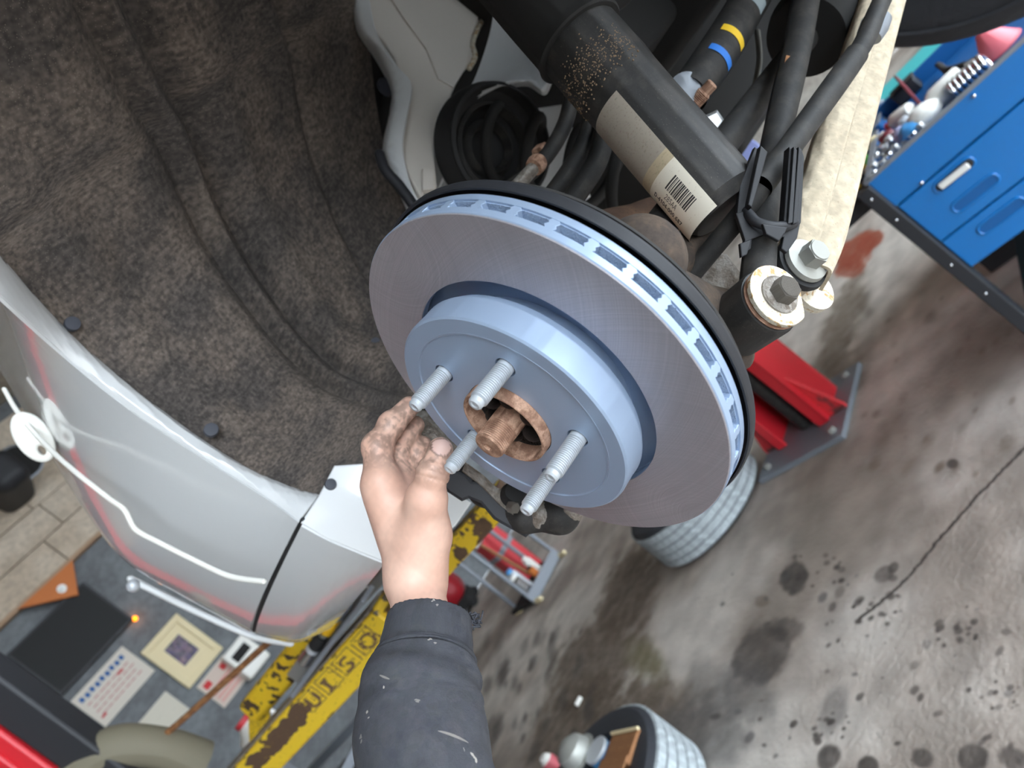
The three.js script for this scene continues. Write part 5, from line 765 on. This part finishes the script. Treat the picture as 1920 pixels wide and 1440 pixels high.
// ------------------------------------------------------------------ near lift column with yellow arm
{
  const t = thing('lift_column', 'red lift column with black edge beside the yellow lift arm', 'lift column'), z = -2.0, b = (n, x0, x1, y0, y1, z0, z1, m, lb) => mesh(n, at(box(x1 - x0, y1 - y0, z1 - z0, .012), V((x0 + x1) / 2, (y0 + y1) / 2, (z0 + z1) / 2)), m, t, lb);
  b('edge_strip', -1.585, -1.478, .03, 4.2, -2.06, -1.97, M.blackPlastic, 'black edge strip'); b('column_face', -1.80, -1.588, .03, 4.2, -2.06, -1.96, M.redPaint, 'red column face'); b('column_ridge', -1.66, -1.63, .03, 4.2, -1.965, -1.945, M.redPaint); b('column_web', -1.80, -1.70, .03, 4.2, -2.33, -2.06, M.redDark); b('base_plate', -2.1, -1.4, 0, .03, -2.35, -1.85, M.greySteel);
}
{
  const t = thing('lift_arm', 'worn yellow lift arm with dirty lettering reaching under the bumper', 'lift arm');
  const a = P(395, 1545, 2.13), b = P(728, 1172, 1.60); a.y = b.y = (a.y + b.y) / 2 + .004; const dir = b.clone().sub(a).normalize(), len = a.distanceTo(b), nrm = UP.clone().cross(dir).normalize(), face = nrm.dot(EYE.clone().sub(a)) > 0 ? nrm : nrm.clone().negate();
  mesh('outer_tube', boxUV(beam(a.clone().addScaledVector(face, -.05), b.clone().addScaledVector(face, -.05), .10, .09, UP, .008)), M.yellow, t, 'yellow box section');
  mesh('dirty_top', boxUV(beam(a.clone().addScaledVector(face, -.05).setY(a.y + .052), b.clone().addScaledVector(face, -.05).addScaledVector(dir, -.02).setY(a.y + .052), .005, .086, UP, .001)), M.castGrey, t, 'grey grimy top');
  const cv = document.createElement('canvas'); cv.width = 1024; cv.height = 160; const k = cv.getContext('2d'); k.fillStyle = '#e3c02e'; k.fillRect(0, 0, 1024, 160);
  k.fillStyle = '#5a4636'; for (let i = 0; i < 170; i++) { const x = rr(330, 640), y = 20 + rr(0, 70); k.beginPath(); k.ellipse(x, y, rr(6, 30), rr(5, 16), rnd(), 0, 7); k.fill(); }
  k.font = 'bold 92px sans-serif'; k.textBaseline = 'top'; k.fillStyle = '#6a523c'; ['U', 'I', 'S', 'O'].forEach((c, i) => k.fillText(c, 650 + i * 88, 8)); k.strokeStyle = '#6a523c'; k.lineWidth = 4; for (let i = 0; i < 4; i++) k.strokeRect(645 + i * 88, 10, 72, 86);
  for (let i = 0; i < 260; i++) { k.fillStyle = rnd() < .6 ? '#e3c02e' : '#6a523c'; const s = rr(1, 6); k.fillRect(640 + rnd() * 384, rnd() * 105, s, s * rr(.5, 2)); } for (let i = 0; i < 300; i++) { k.fillStyle = '#7a6238'; const s = rr(1, 4); k.fillRect(rnd() * 1024, rnd() * 160, s, s); }
  const tx = new THREE.CanvasTexture(cv); tx.colorSpace = THREE.SRGBColorSpace; const g = new THREE.PlaneGeometry(len - .01, .088), mid = a.clone().lerp(b, .5).addScaledVector(face, -.0042); at(g, mid, new THREE.Quaternion().setFromRotationMatrix(new THREE.Matrix4().makeBasis(dir, UP, face))); mesh('lettered_face', g, std({ map: tx, roughness: .6 }), t, 'yellow face with worn dark lettering');
  const c = P(478, 1330, 2.02), d = P(622, 1146, 1.76); c.y = d.y = (c.y + d.y) / 2; mesh('rear_tube', boxUV(beam(c, d, .075, .07, UP, .02)), M.yellow, t, 'second yellow arm tube'); mesh('tube_end', new THREE.SphereGeometry(.037, 18, 12).translate(d.x, d.y, d.z), M.yellow, t);
  mesh('arm_link', beam(c.clone().addScaledVector(dir, .04), a.clone().lerp(b, .25).addScaledVector(face, -.08), .06, .02, UP, .005), M.yellow, t);
  mesh('inner_tube', boxUV(beam(b.clone().addScaledVector(face, -.05).addScaledVector(dir, -.1), P(948, 925, 1.42), .052, .06, UP, .006)), M.yellowWorn, t, 'brown inner tube with flaking yellow paint');
  mesh('hose_line', tube([P(170, 1480, 2.1), P(300, 1385, 2.05), P(420, 1280, 1.98), P(520, 1190, 1.92), P(600, 1125, 1.86)], .009, 40, 8), M.wood, t, 'thin brown line along the arm');
  mesh('pivot', limb([P(120, 1480, 2.0), P(210, 1405, 2.02), P(300, 1402, 2.05), P(380, 1430, 2.1)], [.07, .062, .055, .06], 30, 20), std({ color: hex('#77715f'), roughness: .7 }), t, 'grey arm pivot');
}
{ // socket rail lying along the arm
  const t = thing('socket_rail', 'grey metal rail of sockets lying along the yellow arm', 'rail'), a = P(556, 1292, 1.78), b = P(690, 1112, 1.63), d = b.clone().sub(a).normalize(); mesh('channel', beam(a, b, .012, .06, UP, .003), M.greySteel, t); mesh('back_lip', beam(a.clone().add(V(0, .02, -.03)), b.clone().add(V(0, .02, -.03)), .04, .006, UP, .002), M.steel, t);
  [['bright metal socket near the rail end', .30, M.chrome], ['black impact socket on the rail', .46, M.rubber], ['yellow-banded socket on the rail', .62, M.yellowPlain], ['pale blue socket on the rail', .42, M.zinc], ['dark long socket at the rail top', .78, M.greySteel]].forEach(([lb, f, m], i) => { const p = a.clone().lerp(b, f).add(V(0, .026, 0)), s = thing('socket', lb, 'socket'); mesh('body', cyl(p.clone().addScaledVector(d, -.022), p.clone().addScaledVector(d, .022), .017, .015), m, s); mesh('drive', cyl(p.clone().addScaledVector(d, .022), p.clone().addScaledVector(d, .03), .012), M.steel, s); });
}
{ const t = thing('wood_wedge', 'rust-brown wooden board under the bumper', 'board'); mesh('board', beam(P(640, 1120, 2.05), P(712, 1058, 1.95), .02, .12, UP, .004), M.wood, t); mesh('rail', beam(P(672, 1128, 1.95), P(742, 1055, 1.88), .03, .03, UP, .004), M.greySteel, t); }
// ------------------------------------------------------------------ steel bench under the arm
{
  const t = thing('steel_bench', 'grey steel bench frame below the yellow arm', 'bench'), c = PF(760, 1440, .75), top = .86, q = (x, z) => V(c.x + x, 0, c.z + z); const X0 = P(640, 1330, 3.0);
  const ps = [[-2.35, -3.6], [-1.45, -3.2], [-2.55, -3.0], [-1.65, -2.65]].map(([x, z]) => V(x, 0, z)); for (const p of ps) mesh('leg', beam(p.clone().setY(0), p.clone().setY(1.12), .05, .05, V(1, 0, 0), .004), M.greySteel, t, 'grey square leg');
  const Q = (y, th, m, n) => { const m4 = ps.map((p) => p.clone().setY(y)); mesh(n, plate([m4[0], m4[1], m4[3], m4[2]], UP.clone().negate(), th, .002), m, t); }; Q(1.13, .03, M.greySteel, 'top'); Q(.5, .025, M.greySteel, 'shelf');
  for (const [i, j] of [[0, 1], [1, 3], [3, 2], [2, 0]]) mesh('rail', beam(ps[i].clone().setY(.85), ps[j].clone().setY(.85), .04, .03, UP, .003), M.greySteel, t);
  const j = thing('white_jug', 'round white jug on the steel bench', 'jug'), p = V(-1.72, 1.132, -2.86); mesh('body', lathe([[0, 0], [.06, 0], [.075, .02], [.08, .06], [.07, .10], [.04, .125], [.03, .14], [0, .14]], p, UP, 32), M.white, j); mesh('cap', lathe([[0, .138], [.033, .138], [.033, .16], [0, .162]], p, UP, 20), M.red, j); mesh('handle', tube([p.clone().add(V(.05, .11, 0)), p.clone().add(V(.10, .10, 0)), p.clone().add(V(.10, .04, 0)), p.clone().add(V(.075, .03, 0))], .009, 20, 8), M.white, j);
  const bin = thing('black_bin', 'black plastic bin on the bench shelf', 'bin'), r = V(-2.0, .502, -3.1); mesh('body', at(box(.4, .28, .3, .02), r.clone().add(V(0, .14, 0))), M.blackPlastic, bin); mesh('rim', at(box(.43, .03, .33, .01), r.clone().add(V(0, .28, 0))), M.blackPlastic, bin);
}
// ------------------------------------------------------------------ grey post rack with tools, red case, red machine
{
  const t = thing('tool_rack', 'grey open rack of upright bars standing on the floor', 'rack');
  const bt = [PF(1008, 1132), PF(1052, 1046)], ctr = bt[0].clone().lerp(bt[1], .5), along = bt[1].clone().sub(bt[0]).setY(0), W = along.length(); along.normalize(); const deep = UP.clone().cross(along).normalize(), back = deep.z < 0 ? deep : deep.clone().negate(), D = W * .75;
  const foot = (u, v) => bt[0].clone().addScaledVector(along, u * W).addScaledVector(back, v * D);
  for (const [u, v, h] of [[0, 0, .72], [1, 0, .70], [.1, 1, .72], [1, 1, .70]]) { const p = foot(u, v); const post = mesh('post', cyl(p.clone().setY(.05), p.clone().setY(h), .017), M.greySteel, t, 'grey upright bar'); mesh('knob', new THREE.SphereGeometry(.03, 16, 12).translate(p.x, h, p.z), M.white, post, 'white knob'); }
  mesh('base_tray', plate([foot(-.03, -.03), foot(1.03, -.03), foot(1.03, 1.03), foot(-.03, 1.03)].map((p) => p.setY(.05)), UP.clone().negate(), .02, .003), M.dark, t); mesh('front_skirt', beam(foot(-.04, -.03).setY(.06), foot(1.04, -.03).setY(.06), .09, .015, UP, .003), M.greySteel, t, 'pale grey front edge'); for (const [u, v] of [[0, 0], [1, 0], [0, 1], [1, 1]]) mesh('foot', beam(foot(u, v).setY(.025), foot(u, v).addScaledVector(back, -.10).setY(.025), .03, .03, UP, .004), M.cream, t, 'pale stub foot');
  const on = (u, v, y) => foot(u, v).setY(.054 + y), can = (label, u, v, r, h, m, c) => { const s = thing('spray_can', label, 'can'), p = on(u, v, 0); mesh('body', lathe([[0, 0], [r, 0], [r, h * .8], [r * .7, h * .88], [0, h * .88]], p, UP, 24), m, s); mesh('cap', lathe([[0, h * .86], [r * .7, h * .86], [r * .66, h], [0, h]], p, UP, 20), c, s); };
  can('shiny silver can at the front of the grey rack', .18, .2, .04, .20, M.chrome, M.white); can('pale blue can in the grey rack', .30, .35, .04, .24, M.zinc, M.lightBlue); can('white can at the back of the grey rack', .75, .5, .035, .17, M.white, M.white); can('copper-brown can in the grey rack', .55, .25, .03, .12, M.orange, M.dark);
  const h = thing('hammer', 'wooden-handled hammer leaning in the grey rack', 'hammer'), a = on(.62, .6, .06), b = on(.52, .7, .52); mesh('handle', cyl(a, b, .014, .012), M.wood, h); mesh('head', cyl(b.clone().addScaledVector(along, -.05), b.clone().addScaledVector(along, .05), .02), M.steel, h);
  const rc = thing('red_case', 'bright red flat case behind the grey rack', 'case'), p0 = foot(1.05, 1.5).setY(0); mesh('shell', at(box(W * .55, .62, .14, .02), p0.clone().setY(.31), frame(along, UP)), M.red, rc); mesh('band', at(box(W * .57, .05, .15, .01), p0.clone().setY(.34), frame(along, UP)), M.greySteel, rc); mesh('handle', tube([p0.clone().addScaledVector(along, -.08).setY(.62), p0.clone().addScaledVector(along, -.06).setY(.67), p0.clone().addScaledVector(along, .06).setY(.67), p0.clone().addScaledVector(along, .08).setY(.62)], .01, 20, 8), M.blackPlastic, rc);
  const m = thing('floor_machine', 'dark red rounded floor machine with an orange light', 'machine'), c = PF(872, 1152); mesh('body', at(box(.5, .5, .42, .15), c.clone().setY(.37)), M.redDark, m); mesh('base', at(box(.44, .12, .36, .04), c.clone().setY(.10)), M.dark, m); mesh('vent', at(box(.20, .2, .02, .008), c.clone().add(V(.10, .46, .205))), M.dark, m, 'black vent'); mesh('light', at(box(.06, .10, .03, .012), c.clone().add(V(-.06, .34, .205))), M.yellowPlain, m, 'orange-yellow light'); for (const [x, z] of [[-.2, -.15], [.2, -.15], [-.2, .15], [.2, .15]]) mesh('wheel', at(new THREE.CylinderGeometry(.05, .05, .04, 20).rotateX(Math.PI / 2), c.clone().add(V(x, .05, z))), M.rubber, m);
}

// ------------------------------------------------------------------ put every thing's origin at its base, then draw
scene.updateMatrixWorld(true);
for (const o of [...scene.children]) {
  if (!o.userData.category) continue;
  const b = new THREE.Box3().setFromObject(o), c = V((b.min.x + b.max.x) / 2, b.min.y, (b.min.z + b.max.z) / 2);
  if (o.isMesh) { o.geometry = o.geometry.clone(); o.geometry.translate(-c.x, -c.y, -c.z); o.position.copy(c); } else { o.position.copy(c); for (const k of o.children) k.position.sub(c); }
}
renderer.render(scene, camera);
